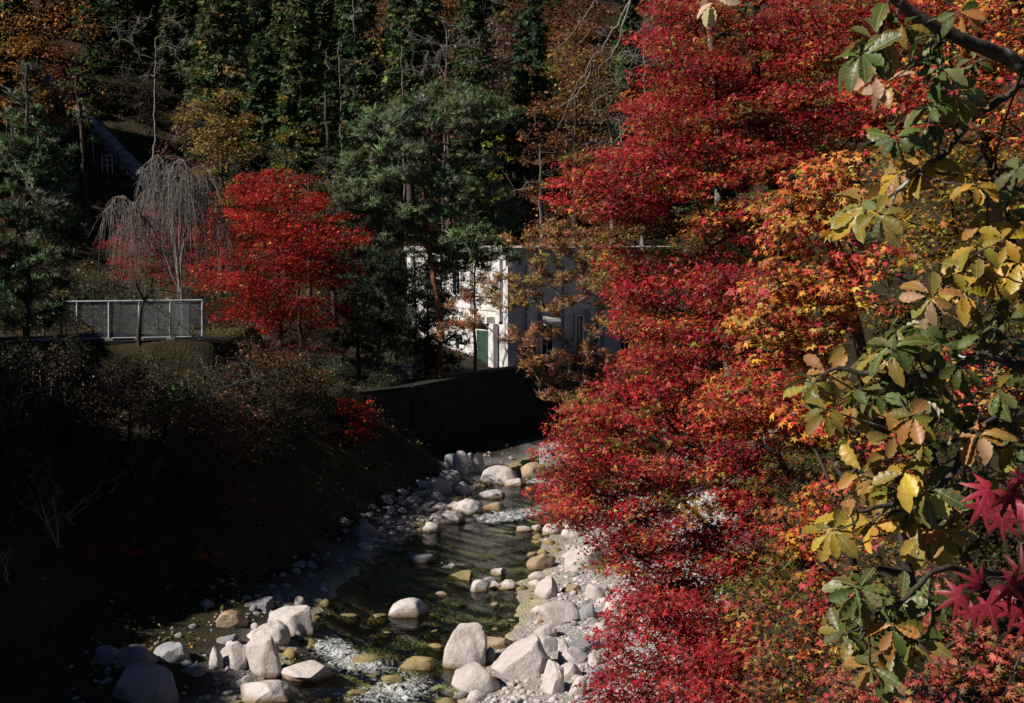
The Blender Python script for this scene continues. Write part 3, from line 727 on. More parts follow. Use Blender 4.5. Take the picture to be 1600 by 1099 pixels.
for X_ in (2.5, 5.9, 9.3, 12.8): window((X_, 0, 6.5), (1.0, .75), 'x', 1)
for X_ in (3.1, 5.6, 6.7, 9.3, 12.8): window((X_, 0, 2.0), (.9 if X_ != 5.6 else .6, 2.5), 'x', 1)
for Y_ in (5.9, 9.6): window((0, Y_, 5.4), (1.0, 1.9), 'y', 1)
# rain hoods over the lower windows: quarter-round shells
def hood(X_, Z_):
    mb = MB(); n = 6; r = .75; w = .62
    for k in range(n):
        a0, a1 = math.pi / 2 * k / n, math.pi / 2 * (k + 1) / n
        for (u0, u1) in ((-w, w),):
            i = len(mb.v)
            for a_, rr in ((a0, r), (a1, r), (a1, r - .05), (a0, r - .05)):
                for u in (u0, u1): mb.v.append((X_ + u, -.02 - rr * math.cos(a_), Z_ + rr * math.sin(a_)))
            mb.f += [(i, i + 2, i + 3, i + 1), (i + 4, i + 6, i + 7, i + 5), (i, i + 1, i + 7, i + 6), (i + 2, i + 4, i + 5, i + 3)]
    for u in (-w, w):
        i = len(mb.v); mb.v += [(X_ + u, -.02, Z_)] + [(X_ + u, -.02 - r * math.cos(math.pi / 2 * k / n), Z_ + r * math.sin(math.pi / 2 * k / n)) for k in range(n + 1)]
        mb.f += [(i, i + 1 + k, i + 2 + k) for k in range(n)]
    o = mb.build('rain_hood', 'white_paint', B); return o
hood(3.1, 2.75); hood(6.75, 2.9)
pb('canopy', 'white_paint', (-.3, 4.6, 3.05), (.6, 6.6, .42)); pb('canopy_post', 'stucco', (-.25, 1.1, 1.4), (.34, .6, 2.88))
d_ = pb('door', 'green_paint', (-.04, 2.6, 1.15), (.1, 1.5, 2.3)); MB().box((-.12, 3.1, 1.1), (.08, .06, .16)).build('handle', 'galvanised', d_)
s1 = pb('green_plate', 'green_paint', (-.05, 5.9, 1.75), (.08, 1.1, .24)); MB().box((-.05, 5.9, 1.3), (.078, .35, .66)).build('plate_stem', 'green_paint', s1)
fr = MB(); fr.box((1.6, -.75, .35), (.1, .1, 1.0)).box((2.6, -.75, .35), (.1, .1, 1.0)).box((2.1, -.75, .80), (1.1, .104, .12)); fr.build('white_bracket', 'white_paint', B)
# mesh fence beyond the power house roof
ff = empty('roof_fence', P(1003, 432, 108)); tag(ff, 'thin post and wire fence seen past the right end of power house', 'fence')
for k in range(5): MB().tube((k * 1.6, 0, -4.5), (k * 1.6, 0, 1.5), .05).build('post', 'white_paint', ff)
for z_ in (.1, .5, .9, 1.3): MB().tube((0, 0, z_), (6.4, 0, z_), .012, n=4).build('rail', 'wire', ff)
# terrace pavement and river wall below it
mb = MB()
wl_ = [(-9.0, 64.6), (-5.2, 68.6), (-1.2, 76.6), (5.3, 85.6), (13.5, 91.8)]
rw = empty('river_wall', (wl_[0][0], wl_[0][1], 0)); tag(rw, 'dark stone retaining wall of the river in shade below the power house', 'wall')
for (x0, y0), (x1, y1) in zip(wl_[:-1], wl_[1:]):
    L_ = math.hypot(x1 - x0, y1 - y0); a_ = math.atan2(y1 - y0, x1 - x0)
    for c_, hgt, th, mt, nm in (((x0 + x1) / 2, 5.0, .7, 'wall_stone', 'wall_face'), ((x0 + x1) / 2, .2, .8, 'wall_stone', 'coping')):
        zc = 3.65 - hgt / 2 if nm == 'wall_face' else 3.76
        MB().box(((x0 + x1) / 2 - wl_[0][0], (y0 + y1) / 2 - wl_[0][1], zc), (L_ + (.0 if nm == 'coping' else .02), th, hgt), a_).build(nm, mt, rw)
pv = MB().box((0, 0, 0), (1, 1, 1)); pv.v = []; pv.f = []
pp = [(-9.5, 74), (-6.2, 71.5), (-2.0, 77.6), (3.9, 85.6), (-.6, 88.4), (-8, 93), (-16, 92)]
pv.v = [(x, y, 2.70) for x, y in pp] + [(x, y, 2.3) for x, y in pp]; n = len(pp)
pv.f = [tuple(range(n))] + [(k, n + k, n + (k + 1) % n, (k + 1) % n) for k in range(n)]
tag(pv.build('pavement', 'concrete'), kind='structure')
# white picket railing, yellow post and kerb block on the terrace
pr = empty('picket_railing', (-8.9, 80.0, 3.2), .3); tag(pr, 'white picket railing on the terrace left of the power house', 'railing')
for k in range(15): MB().box((k * .115, 0, .55), (.05, .03, .95)).build('picket', 'white_paint', pr)
for z_ in (.12, 1.04): MB().box((.8, .0, z_), (1.75, .045, .06)).build('rail', 'white_paint', pr)
yp = empty('marker_post', P(605, 583, 80)); tag(yp, 'yellow marker post leaning beside the dark conifer', 'post'); MB().tube((0, 0, -.1), (.28, 0, 1.15), .06).build('shaft', 'yellow_paint', yp); MB().tube((.28, 0, 1.15), (.30, 0, 1.24), .065).build('cap', 'dark_steel', yp)
kb = empty('kerb_block', P(624, 588, 80.5)); tag(kb, 'pale concrete kerb block right of the yellow post', 'kerb'); MB().box((0, 0, .25), (1.5, .6, .7)).build('block', 'concrete', kb); MB().box((0, 0, .66), (1.62, .7, .12)).build('cap', 'white_paint', kb)

# ------------------------------------------------------------------ fenced terrace on the left
A_ = np.array([-21.5, 61.0]); dv = np.array([.97, .243]); dv /= np.linalg.norm(dv); ang = math.atan2(dv[1], dv[0])
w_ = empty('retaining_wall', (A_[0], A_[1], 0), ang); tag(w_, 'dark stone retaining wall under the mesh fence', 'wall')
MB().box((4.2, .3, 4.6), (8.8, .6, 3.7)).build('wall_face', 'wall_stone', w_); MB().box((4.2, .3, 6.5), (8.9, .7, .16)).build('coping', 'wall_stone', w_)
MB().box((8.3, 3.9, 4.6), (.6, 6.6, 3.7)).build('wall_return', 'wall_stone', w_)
f_ = empty('mesh_fence', (A_[0], A_[1], 6.58), ang); tag(f_, 'galvanised chain-link fence along the terrace edge left of the red maple', 'fence')
FX = [1.1, 2.45, 3.8, 5.1, 6.45, 7.85]
def chain(x0, x1, y0, y1, z0, z1, parent, sp=.075):
    P0 = []; P1 = []; L_ = math.hypot(x1 - x0, y1 - y0); hgt = z1 - z0
    u = -hgt
    while u < L_:
        for sg in (1, -1):
            a0 = u; b0 = u + hgt; za, zb = (0, hgt) if sg > 0 else (hgt, 0)
            t0 = max(0, -a0 / hgt); t1 = min(1, (L_ - a0) / hgt)
            if t1 - t0 < .02: continue
            pa = a0 + hgt * t0; pb_ = a0 + hgt * t1; zA = za + (zb - za) * t0; zB = za + (zb - za) * t1
            P0.append((x0 + (x1 - x0) * pa / L_, y0 + (y1 - y0) * pa / L_, z0 + zA)); P1.append((x0 + (x1 - x0) * pb_ / L_, y0 + (y1 - y0) * pb_ / L_, z0 + zB))
        u += sp
    r_ = np.full(len(P0), .0042); V, Fc = tubes_mesh(P0, P1, r_, r_, 3)
    link('wire_mesh', mesh_np('wire_mesh', V, Fc, 'wire'), parent)
for i, x_ in enumerate(FX):
    MB().tube((x_, .35, -.05), (x_ + .04, .35, 1.72), .042).build('post', 'galvanised', f_)
    MB().box((x_ + .002, .35, -.02), (.36, .26, .16)).build('footing', 'concrete', f_)
    if i: chain(FX[i - 1], x_, .35, .35, .12, 1.68, f_)
for z_, r_ in ((1.74, .045), (.1, .03)): MB().tube((FX[0] - 1.0, .35, z_), (FX[-1] + .04, .35, z_), r_).build('rail', 'galvanised', f_)
g_ = empty('inner_mesh_fence', (A_[0], A_[1], 6.58), ang); tag(g_, 'second thinner mesh fence standing behind the chain-link fence', 'fence')
GX = [(3.0, 3.2), (4.2, 3.0), (5.9, 3.0), (6.5, 2.9), (7.3, 1.6)]
for (x_, y_) in GX: MB().tube((x_, y_, 0), (x_ + .03, y_, 1.6), .035).build('post', 'dark_steel', g_)
for a, b_ in zip(GX[:-1], GX[1:]):
    MB().tube((*a, 1.55), (*b_, 1.55), .03).build('rail', 'dark_steel', g_); chain(a[0], b_[0], a[1], b_[1], .1, 1.5, g_, .09)

# ------------------------------------------------------------------ penstock on the hillside
q = [hitT(px, py) for px, py in ((55, 118), (110, 175), (160, 222), (205, 272), (248, 310))]
pn = empty('penstock_pipe', tuple(q[-1])); tag(pn, 'dark steel penstock pipe running down the shaded hillside at upper left', 'pipe')
for a, b_ in zip(q[:-1], q[1:]):
    a2 = a + [0, 0, .75]; b2 = b_ + [0, 0, .75]
    MB().tube(a2 - q[-1], b2 - q[-1], .62, n=20).build('pipe_section', 'pipe_steel', pn)
    for k in range(5):
        f0 = (k + .5) / 5; c_ = a2 + (b2 - a2) * f0; dd = (b2 - a2) / np.linalg.norm(b2 - a2) * .09
        MB().tube(c_ - dd - q[-1], c_ + dd - q[-1], .72, n=20).build('flange', 'pipe_steel', pn)
        MB().box(c_ - q[-1] - [0, 0, .9], (1.3, .5, 1.0)).build('saddle', 'concrete', pn)
bp = hitT(160, 268)
lp = empty('platform_railing', tuple(bp)); tag(lp, 'small white pipe railing of a landing beside the penstock', 'railing')
for x_ in (0, .45, .9): MB().tube((x_, 0, -.3), (x_, 0, 1.35), .04).build('post', 'white_paint', lp)
for z_ in (.5, .95, 1.35): MB().tube((0, 0, z_), (.9, 0, z_), .03).build('rail', 'white_paint', lp)
lp2 = hitT(147, 255); up_ = empty('utility_pole', tuple(lp2)); tag(up_, 'thin pale pole standing beside the penstock landing', 'pole'); MB().tube((0, 0, -.3), (-.12, 0, 2.9), .07, .05).build('shaft', 'bark_pale', up_); MB().box((-.12, 0, 2.93), (.35, .06, .06)).build('arm', 'bark_pale', up_)
# ------------------------------------------------------------------ palettes (leaf colours)
CRIM = [(5, (.34, .014, .025)), (3.5, (.22, .010, .022)), (2, (.42, .045, .035)), (1, (.48, .17, .05)), (.7, (.26, .20, .03))]
CRIMO = [(4, (.36, .020, .026)), (3, (.46, .07, .035)), (2, (.52, .19, .04)), (1.4, (.26, .19, .03))]
ORANGE = [(3, (.52, .11, .045)), (1.5, (.42, .03, .04)), (3, (.62, .28, .04)), (2, (.50, .05, .04)), (1, (.5, .33, .06))]
YELLOW = [(4, (.60, .34, .07)), (3, (.58, .25, .05)), (2.2, (.50, .09, .06)), (1, (.42, .32, .07)), (1, (.40, .03, .05))]
OLIVE = [(4, (.17, .145, .022)), (3, (.09, .09, .016)), (2, (.30, .16, .03)), (2, (.24, .03, .025))]
YGREEN = [(4, (.20, .22, .03)), (3, (.34, .27, .03)), (2, (.10, .13, .02)), (1.5, (.42, .20, .03))]
DUSTY = [(4, (.38, .06, .055)), (3, (.45, .12, .07)), (2, (.30, .10, .05)), (1, (.28, .2, .06))]
SCARLET = [(5, (.40, .018, .017)), (4, (.27, .012, .016)), (1.2, (.48, .07, .02)), (.4, (.5, .25, .03))]
CEDAR = [(5, (.034, .060, .022)), (3, (.055, .085, .03)), (1.4, (.11, .12, .04)), (.6, (.18, .13, .045))]
PINE = [(5, (.12, .16, .085)), (3, (.08, .115, .055)), (2, (.16, .20, .115)), (.6, (.12, .11, .05))]
WPINE = [(5, (.085, .13, .06)), (3, (.05, .085, .04)), (2, (.16, .21, .12)), (.6, (.14, .13, .06))]
BROWNP = [(5, (.34, .155, .07)), (3, (.24, .105, .05)), (2, (.36, .20, .08)), (.6, (.10, .10, .04))]
OCHREP = [(4, (.34, .24, .075)), (3, (.25, .17, .05)), (2, (.30, .14, .06)), (1, (.14, .15, .05))]
RUST = [(4, (.20, .075, .035)), (3, (.13, .055, .03)), (2, (.28, .13, .05)), (1, (.09, .07, .03))]
GOLD = [(4, (.30, .20, .045)), (3, (.22, .14, .04)), (2, (.36, .27, .06)), (1, (.14, .12, .04))]
ORBR = [(4, (.34, .14, .03)), (3, (.22, .10, .03)), (2, (.40, .2, .05)), (1, (.1, .1, .03))]
PINKGREY = [(4, (.17, .11, .10)), (3, (.11, .075, .07)), (2, (.24, .16, .13))]
SHRUB = [(4, (.30, .18, .11)), (3, (.20, .11, .07)), (2, (.38, .25, .15)), (1, (.06, .09, .03))]
GREENB = [(4, (.05, .09, .02)), (3, (.10, .15, .03)), (2, (.2, .2, .04))]
LITTER = [(4, (.15, .10, .05)), (3, (.09, .06, .03)), (2, (.22, .15, .07)), (1.5, (.06, .07, .02)), (.5, (.3, .2, .04))]

# ------------------------------------------------------------------ the maples of the right bank
def zones(spec, R):
    """spec: list of (polygon px, n clumps, depth, spread, radius px, palette index). -> C, R3, palette index"""
    C = []; R3 = []; PI = []
    for poly, n, d0, sp, rp, pi in spec:
        for q in sample_poly(poly, n, R, rp * .35):
            d = d0 + sp * R.uniform(-1, 1); r_ = rp * R.uniform(.7, 1.35) * d / F
            C.append(P(q[0], q[1], d)); R3.append((r_, r_ * R.uniform(.9, 1.3), r_ * R.uniform(.26, .46))); PI.append(pi)
    return np.array(C), np.array(R3), np.array(PI)
def maple(name, label, spec, pals, trunk, size, tpl, dens, seed, r_base=.16, group='maples on the right bank', twn=5, bias=(-.35, -.3, 1), tilt=.5):
    R = np.random.RandomState(seed); C, R3, PI = zones(spec, R)
    if len(pals) > 2: PI = np.where((PI == 0) & (R.rand(len(PI)) < .17), R.randint(1, 3, len(PI)), PI)
    n = np.clip(dens * R3[:, 0] * (R3[:, 0] + R3[:, 2]), 12, 900).astype(int)
    cr = leaf_cloud(C, R3, n, size, tpl, pals, R, tilt=tilt, bias=bias, shell=.6, droop=.5, pidx=PI)
    return tree(name, label, 'tree', trunk, C, R3, cr, 'bark_dark', r_base, .008, .5, twn, .0045, group, 'leaf', .09, .10, 5, R)
def gpt(x, y, dz=-.1): return np.array([x, y, h1(x, y) + dz])
maple('maple_tree', 'tall crimson maple reaching above the power house roofline, upper half of right bank', [
    ([(1030, -10), (1012, 55), (1035, 105), (1110, 100), (1190, 95), (1260, 110), (1420, 70), (1440, -10)], 75, 22.5, 1.3, 40, 0),
    ([(1040, 100), (990, 140), (985, 200), (1010, 225), (1090, 215), (1200, 215), (1330, 200), (1430, 170), (1420, 90), (1250, 130), (1110, 95)], 95, 22, 1.3, 40, 0),
    ([(985, 225), (900, 250), (872, 285), (868, 325), (910, 335), (960, 368), (1020, 340), (1060, 300), (1190, 265), (1290, 240), (1290, 215), (1100, 215)], 85, 21.5, 1.2, 36, 0),
    ([(950, 380), (930, 400), (935, 440), (975, 470), (1000, 440), (995, 385)], 16, 22.5, .8, 30, 0),
    ([(1010, 380), (1010, 420), (965, 480), (965, 520), (1000, 545), (1080, 520), (1150, 480), (1230, 380), (1180, 350), (1110, 370), (1090, 410)], 60, 21.5, 1.2, 34, 0),
    ([(1030, 60), (1400, 60), (1330, 260), (1000, 300), (1000, 160)], 60, 24.5, 1.0, 42, 1),
    ([(980, 260), (1250, 230), (1260, 400), (1150, 560), (1010, 540), (950, 440)], 75, 24, 1.4, 40, 2),
    ([(930, 330), (1030, 330), (1050, 400), (940, 420)], 14, 23, .8, 34, 2),
    ([(1060, 280), (1210, 250), (1230, 340), (1090, 370)], 16, 20.8, .8, 30, 1),
    ([(1100, 430), (1220, 400), (1200, 560), (1080, 560)], 22, 19.8, .8, 34, 0),
    ([(980, 500), (1140, 490), (1130, 600), (1000, 600)], 30, 21.5, 1.0, 36, 1)],
    [CRIM, CRIMO, OLIVE], [gpt(9.5, 25), P(1330, 900, 24.8), P(1280, 640, 24.3), P(1235, 420, 24), P(1200, 240, 23.5), P(1180, 90, 23), P(1175, 10, 23)], .042, MAPLE2, 800, 31, .2)
maple('maple_tree', 'low spreading crimson maple hanging over the gravel bar and stream', [
    ([(1010, 545), (930, 610), (880, 670), (860, 730), (900, 750), (1000, 700), (1060, 640), (1100, 600), (1060, 545)], 75, 19.5, 1.2, 38, 0),
    ([(860, 740), (852, 800), (880, 815), (935, 825), (1000, 790), (1070, 750), (1190, 735), (1200, 690), (1080, 680), (960, 720)], 85, 19, 1.0, 36, 0),
    ([(935, 830), (930, 885), (990, 895), (1060, 915), (1150, 900), (1230, 850), (1200, 740), (1060, 770)], 85, 18.5, 1.0, 36, 0),
    ([(1000, 915), (975, 945), (945, 975), (948, 1040), (940, 1110), (1060, 1110), (1160, 1030), (1140, 960), (1080, 920)], 70, 17.5, 1.0, 38, 3),
    ([(1060, 1000), (1030, 1110), (1240, 1110), (1230, 1050), (1150, 990)], 34, 16.5, .9, 38, 3),
    ([(1110, 590), (1090, 660), (1110, 690), (1220, 680), (1290, 700), (1300, 640), (1250, 600), (1170, 570)], 55, 16.5, .8, 36, 1),
    ([(930, 660), (1030, 600), (1240, 620), (1230, 760), (1100, 900), (960, 860), (940, 760)], 45, 21.5, 1.0, 40, 2),
    ([(1100, 900), (1260, 860), (1250, 1000), (1140, 1000)], 22, 20, 1.0, 34, 2),
    ([(1010, 880), (1160, 880), (1150, 990), (1000, 980)], 30, 18.6, .8, 34, 0),
    ([(1180, 700), (1300, 690), (1290, 860), (1200, 880)], 30, 17.5, .8, 36, 2),
    ([(1150, 880), (1260, 880), (1250, 1110), (1150, 1110)], 26, 17.0, .8, 34, 2),
    ([(1060, 1000), (1250, 1030), (1260, 1110), (1050, 1110)], 22, 15.8, .6, 36, 3)],
    [CRIM, CRIMO, OLIVE, CRIM[:3] + [(2, (.42, .07, .055))]], [gpt(5.6, 20), P(1370, 1060, 20), P(1280, 900, 20), P(1200, 780, 20), P(1150, 690, 20), P(1120, 640, 20)], .039, MAPLE2, 860, 32, .15)
maple('maple_tree', 'yellow and orange maple between the crimson maples and the oak leaves', [
    ([(1205, 320), (1250, 265), (1320, 240), (1345, 285), (1290, 345), (1215, 370)], 30, 11, .5, 42, 0),
    ([(1195, 370), (1300, 350), (1395, 390), (1385, 430), (1300, 480), (1200, 450)], 26, 10.8, .5, 42, 1),
    ([(1195, 420), (1310, 450), (1340, 500), (1290, 545), (1200, 540), (1165, 505)], 34, 10.8, .5, 40, 0),
    ([(1160, 480), (1230, 520), (1300, 560), (1270, 590), (1170, 560)], 16, 11.3, .5, 38, 1),
    ([(1230, 640), (1310, 620), (1320, 680), (1250, 700)], 9, 11, .4, 38, 1),
    ([(1215, 780), (1300, 750), (1310, 830), (1260, 900), (1215, 850)], 14, 10.5, .4, 36, 1),
    ([(1270, 860), (1330, 890), (1310, 1010), (1260, 980)], 8, 10.5, .4, 34, 2),
    ([(1200, 280), (1380, 300), (1330, 540), (1200, 560)], 14, 12.8, .5, 40, 3)],
    [YELLOW, ORANGE, CRIMO, OLIVE], [gpt(4.6, 11.4), P(1420, 900, 11.6), P(1370, 640, 11.5), P(1330, 480, 11.4), P(1290, 360, 11.3)], .040, MAPLE5, 800, 33, .1)
maple('maple_tree', 'orange and gold maple filling the upper right corner behind the oak', [
    ([(1440, -10), (1610, -10), (1610, 110), (1500, 60)], 30, 14, .8, 40, 0),
    ([(1500, 40), (1610, 60), (1610, 250), (1480, 190)], 34, 14, .8, 40, 0),
    ([(1380, 90), (1480, 120), (1480, 230), (1380, 210)], 18, 14.5, .8, 40, 2),
    ([(1370, 230), (1610, 200), (1610, 440), (1390, 420)], 95, 15, .9, 38, 1)],
    [ORANGE, [(4, (.40, .25, .03)), (3, (.22, .18, .025)), (2, (.45, .15, .03))], CRIMO], [gpt(8.6, 14.6), P(1660, 700, 15), P(1590, 420, 15), P(1540, 220, 14.7), P(1520, 60, 14.4)], .041, MAPLE5, 500, 34, .13)
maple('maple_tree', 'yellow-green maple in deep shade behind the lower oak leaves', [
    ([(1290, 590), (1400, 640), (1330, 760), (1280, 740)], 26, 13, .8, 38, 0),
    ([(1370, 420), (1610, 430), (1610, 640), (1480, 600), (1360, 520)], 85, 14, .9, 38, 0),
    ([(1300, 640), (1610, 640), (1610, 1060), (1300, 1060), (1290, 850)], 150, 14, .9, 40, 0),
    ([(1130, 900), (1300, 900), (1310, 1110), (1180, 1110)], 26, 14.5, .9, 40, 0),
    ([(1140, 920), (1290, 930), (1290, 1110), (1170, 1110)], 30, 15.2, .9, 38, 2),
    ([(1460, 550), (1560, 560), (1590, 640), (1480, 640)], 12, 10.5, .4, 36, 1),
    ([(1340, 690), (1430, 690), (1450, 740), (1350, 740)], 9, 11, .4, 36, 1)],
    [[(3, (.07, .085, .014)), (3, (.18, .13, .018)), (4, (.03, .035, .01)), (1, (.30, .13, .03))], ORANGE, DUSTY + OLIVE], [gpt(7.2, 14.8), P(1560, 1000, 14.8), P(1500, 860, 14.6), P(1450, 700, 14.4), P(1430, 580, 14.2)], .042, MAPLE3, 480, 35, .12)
maple('maple_tree', 'dusty red maple spray along the bottom right edge', [
    ([(1290, 1050), (1400, 1060), (1420, 1110), (1280, 1110)], 14, 9.5, .4, 38, 0),
    ([(1400, 1040), (1500, 990), (1610, 1000), (1610, 1110), (1400, 1110)], 30, 9, .4, 38, 0),
    ([(1470, 900), (1540, 970), (1490, 1010), (1450, 970)], 6, 9, .3, 30, 0)],
    [DUSTY], [gpt(4.0, 9.5), P(1640, 1250, 9.4), P(1560, 1120, 9.2), P(1530, 1060, 9.1)], .034, MAPLE7, 700, 36, .06, bias=(-.3, -.5, .9))

# ------------------------------------------------------------------ oak in the foreground: every large leaf is a part
def oak_leaf_mesh(seed, curl, lobes=7):
    R = np.random.RandomState(seed); n = 15; V = []; Fc = []
    for i in range(n):
        t = i / (n - 1); w = .235 * (math.sin(math.pi * min(1, (t ** 1.5) * .97 + .015)) ** .75) + .006
        w *= 1 + (.15 * math.cos(i * math.pi * 2 / 3 + .6) if 1 < i < n - 1 else 0)
        for k, yy in enumerate((-1, 0, 1)):
            y = yy * w * (1 + R.uniform(-.08, .08)); z = -curl * t * t + .42 * abs(yy) * w + R.uniform(-.008, .008) + .02 * math.sin(i * 2.1 + seed) * abs(yy)
            V.append((t + .02 * abs(yy) * math.sin(i * math.pi * 2 / 3), y + .03 * math.sin(t * 2.4 + seed), z))
    for i in range(n - 1):
        for k in range(2): a0 = i * 3 + k; Fc.append((a0, a0 + 3, a0 + 4, a0 + 1))
    return mesh_np('leaf', V, Fc, 'oak_leaf', smooth=True)
OAK = [oak_leaf_mesh(k, c) for k, c in enumerate((.15, .3, .5, .08, .7, .4))]
def maple_big(seed):
    R = np.random.RandomState(seed); ang = [(-128, .42), (-82, .78), (-40, .98), (0, 1.08), (40, .98), (82, .78), (128, .42)]; V = [(0, 0, .03)]; Fc = []
    n = len(ang); nt = []
    for i in range(n + 1):
        a0 = ang[0][0] - 22 if i == 0 else (ang[-1][0] + 22 if i == n else (ang[i - 1][0] + ang[i][0]) / 2)
        r_ = .30 if 0 < i < n else .16; nt.append((r_ * math.cos(math.radians(a0)), r_ * math.sin(math.radians(a0)), .02))
    V += nt; sh = []
    for i, (a0, r_) in enumerate(ang):
        a1 = math.radians(a0); dr = R.uniform(.08, .3)
        for side in (-1, 1):
            q = (.58 * r_ * math.cos(a1) - side * .085 * math.sin(a1), .58 * r_ * math.sin(a1) + side * .085 * math.cos(a1), -.05 - dr * .25); V.append(q)
        V.append((r_ * math.cos(a1), r_ * math.sin(a1), -.06 - dr)); V.append((.55 * r_ * math.cos(a1), .55 * r_ * math.sin(a1), .0 - dr * .2))
    for i in range(n):
        b0 = 1 + n + 1 + i * 4; l, r_, t, m_ = b0, b0 + 1, b0 + 2, b0 + 3
        Fc += [(0, 1 + i, l, m_), (0, m_, r_, 2 + i), (m_, l, t, t), (m_, t, r_, r_)]
    me = bpy.data.meshes.new('leaf'); me.from_pydata(V, [], [tuple(dict.fromkeys(f)) for f in Fc]); me.materials.append(MATS['maple_leaf']); me.update()
    me.polygons.foreach_set('use_smooth', np.ones(len(me.polygons), bool)); return me
MBIG = [maple_big(k) for k in range(4)]
def orient(o, pos, xdir, nrm, s):
    x = Vector(xdir).normalized(); z = Vector(nrm); z = (z - x * z.dot(x)).normalized(); y = z.cross(x)
    M_ = Matrix((x, y, z)).transposed().to_4x4(); M_.translation = Vector(pos); o.matrix_local = M_ @ Matrix.Scale(s, 4)
OG = (.08, .10, .026); OGL = (.125, .145, .055); OY = (.36, .235, .03); OYG = (.20, .165, .03); OB = (.32, .16, .045); OP = (.36, .23, .13); OO = (.45, .26, .04)
oak_root = empty('oak_tree', tuple(gpt(4.9, 6.9))); tag(oak_root, 'oak with large green and yellowing leaves in the right foreground', 'tree')
ob = Vector(oak_root.location)
def poly_tube(pts, r0, r1, n=7):
    pts = np.asarray(pts); k = len(pts) - 1; rr = np.linspace(r0, r1, k + 1)
    return tubes_mesh(pts[:-1], pts[1:], rr[:-1], rr[1:], n)
def curve(pts, m=5, jit=0, R=rs):
    pts = np.asarray(pts, float); out = []
    for i in range(len(pts) - 1):
        p0 = pts[max(0, i - 1)]; p1 = pts[i]; p2 = pts[i + 1]; p3 = pts[min(len(pts) - 1, i + 2)]
        for k in range(m):
            t = k / m; out.append(.5 * ((2 * p1) + (p2 - p0) * t + (2 * p0 - 5 * p1 + 4 * p2 - p3) * t * t + (3 * p1 - p0 - 3 * p2 + p3) * t ** 3) + (R.randn(3) * jit if (i or k) else 0))
    out.append(pts[-1]); return np.array(out)
def wood(name, pts, r0, r1, parent, base, mat='bark_oak', jit=0.004):
    V, Fc = poly_tube(curve(pts, 5, jit), r0, r1); return link(name, mesh_np(name, V - np.array(base), Fc, mat, smooth=True), parent)
wood('trunk', [np.array(ob), P(1780, 900, 7.0), P(1760, 500, 7.0), P(1735, 200, 7.0), P(1720, -150, 7.0)], .16, .09, oak_root, ob)
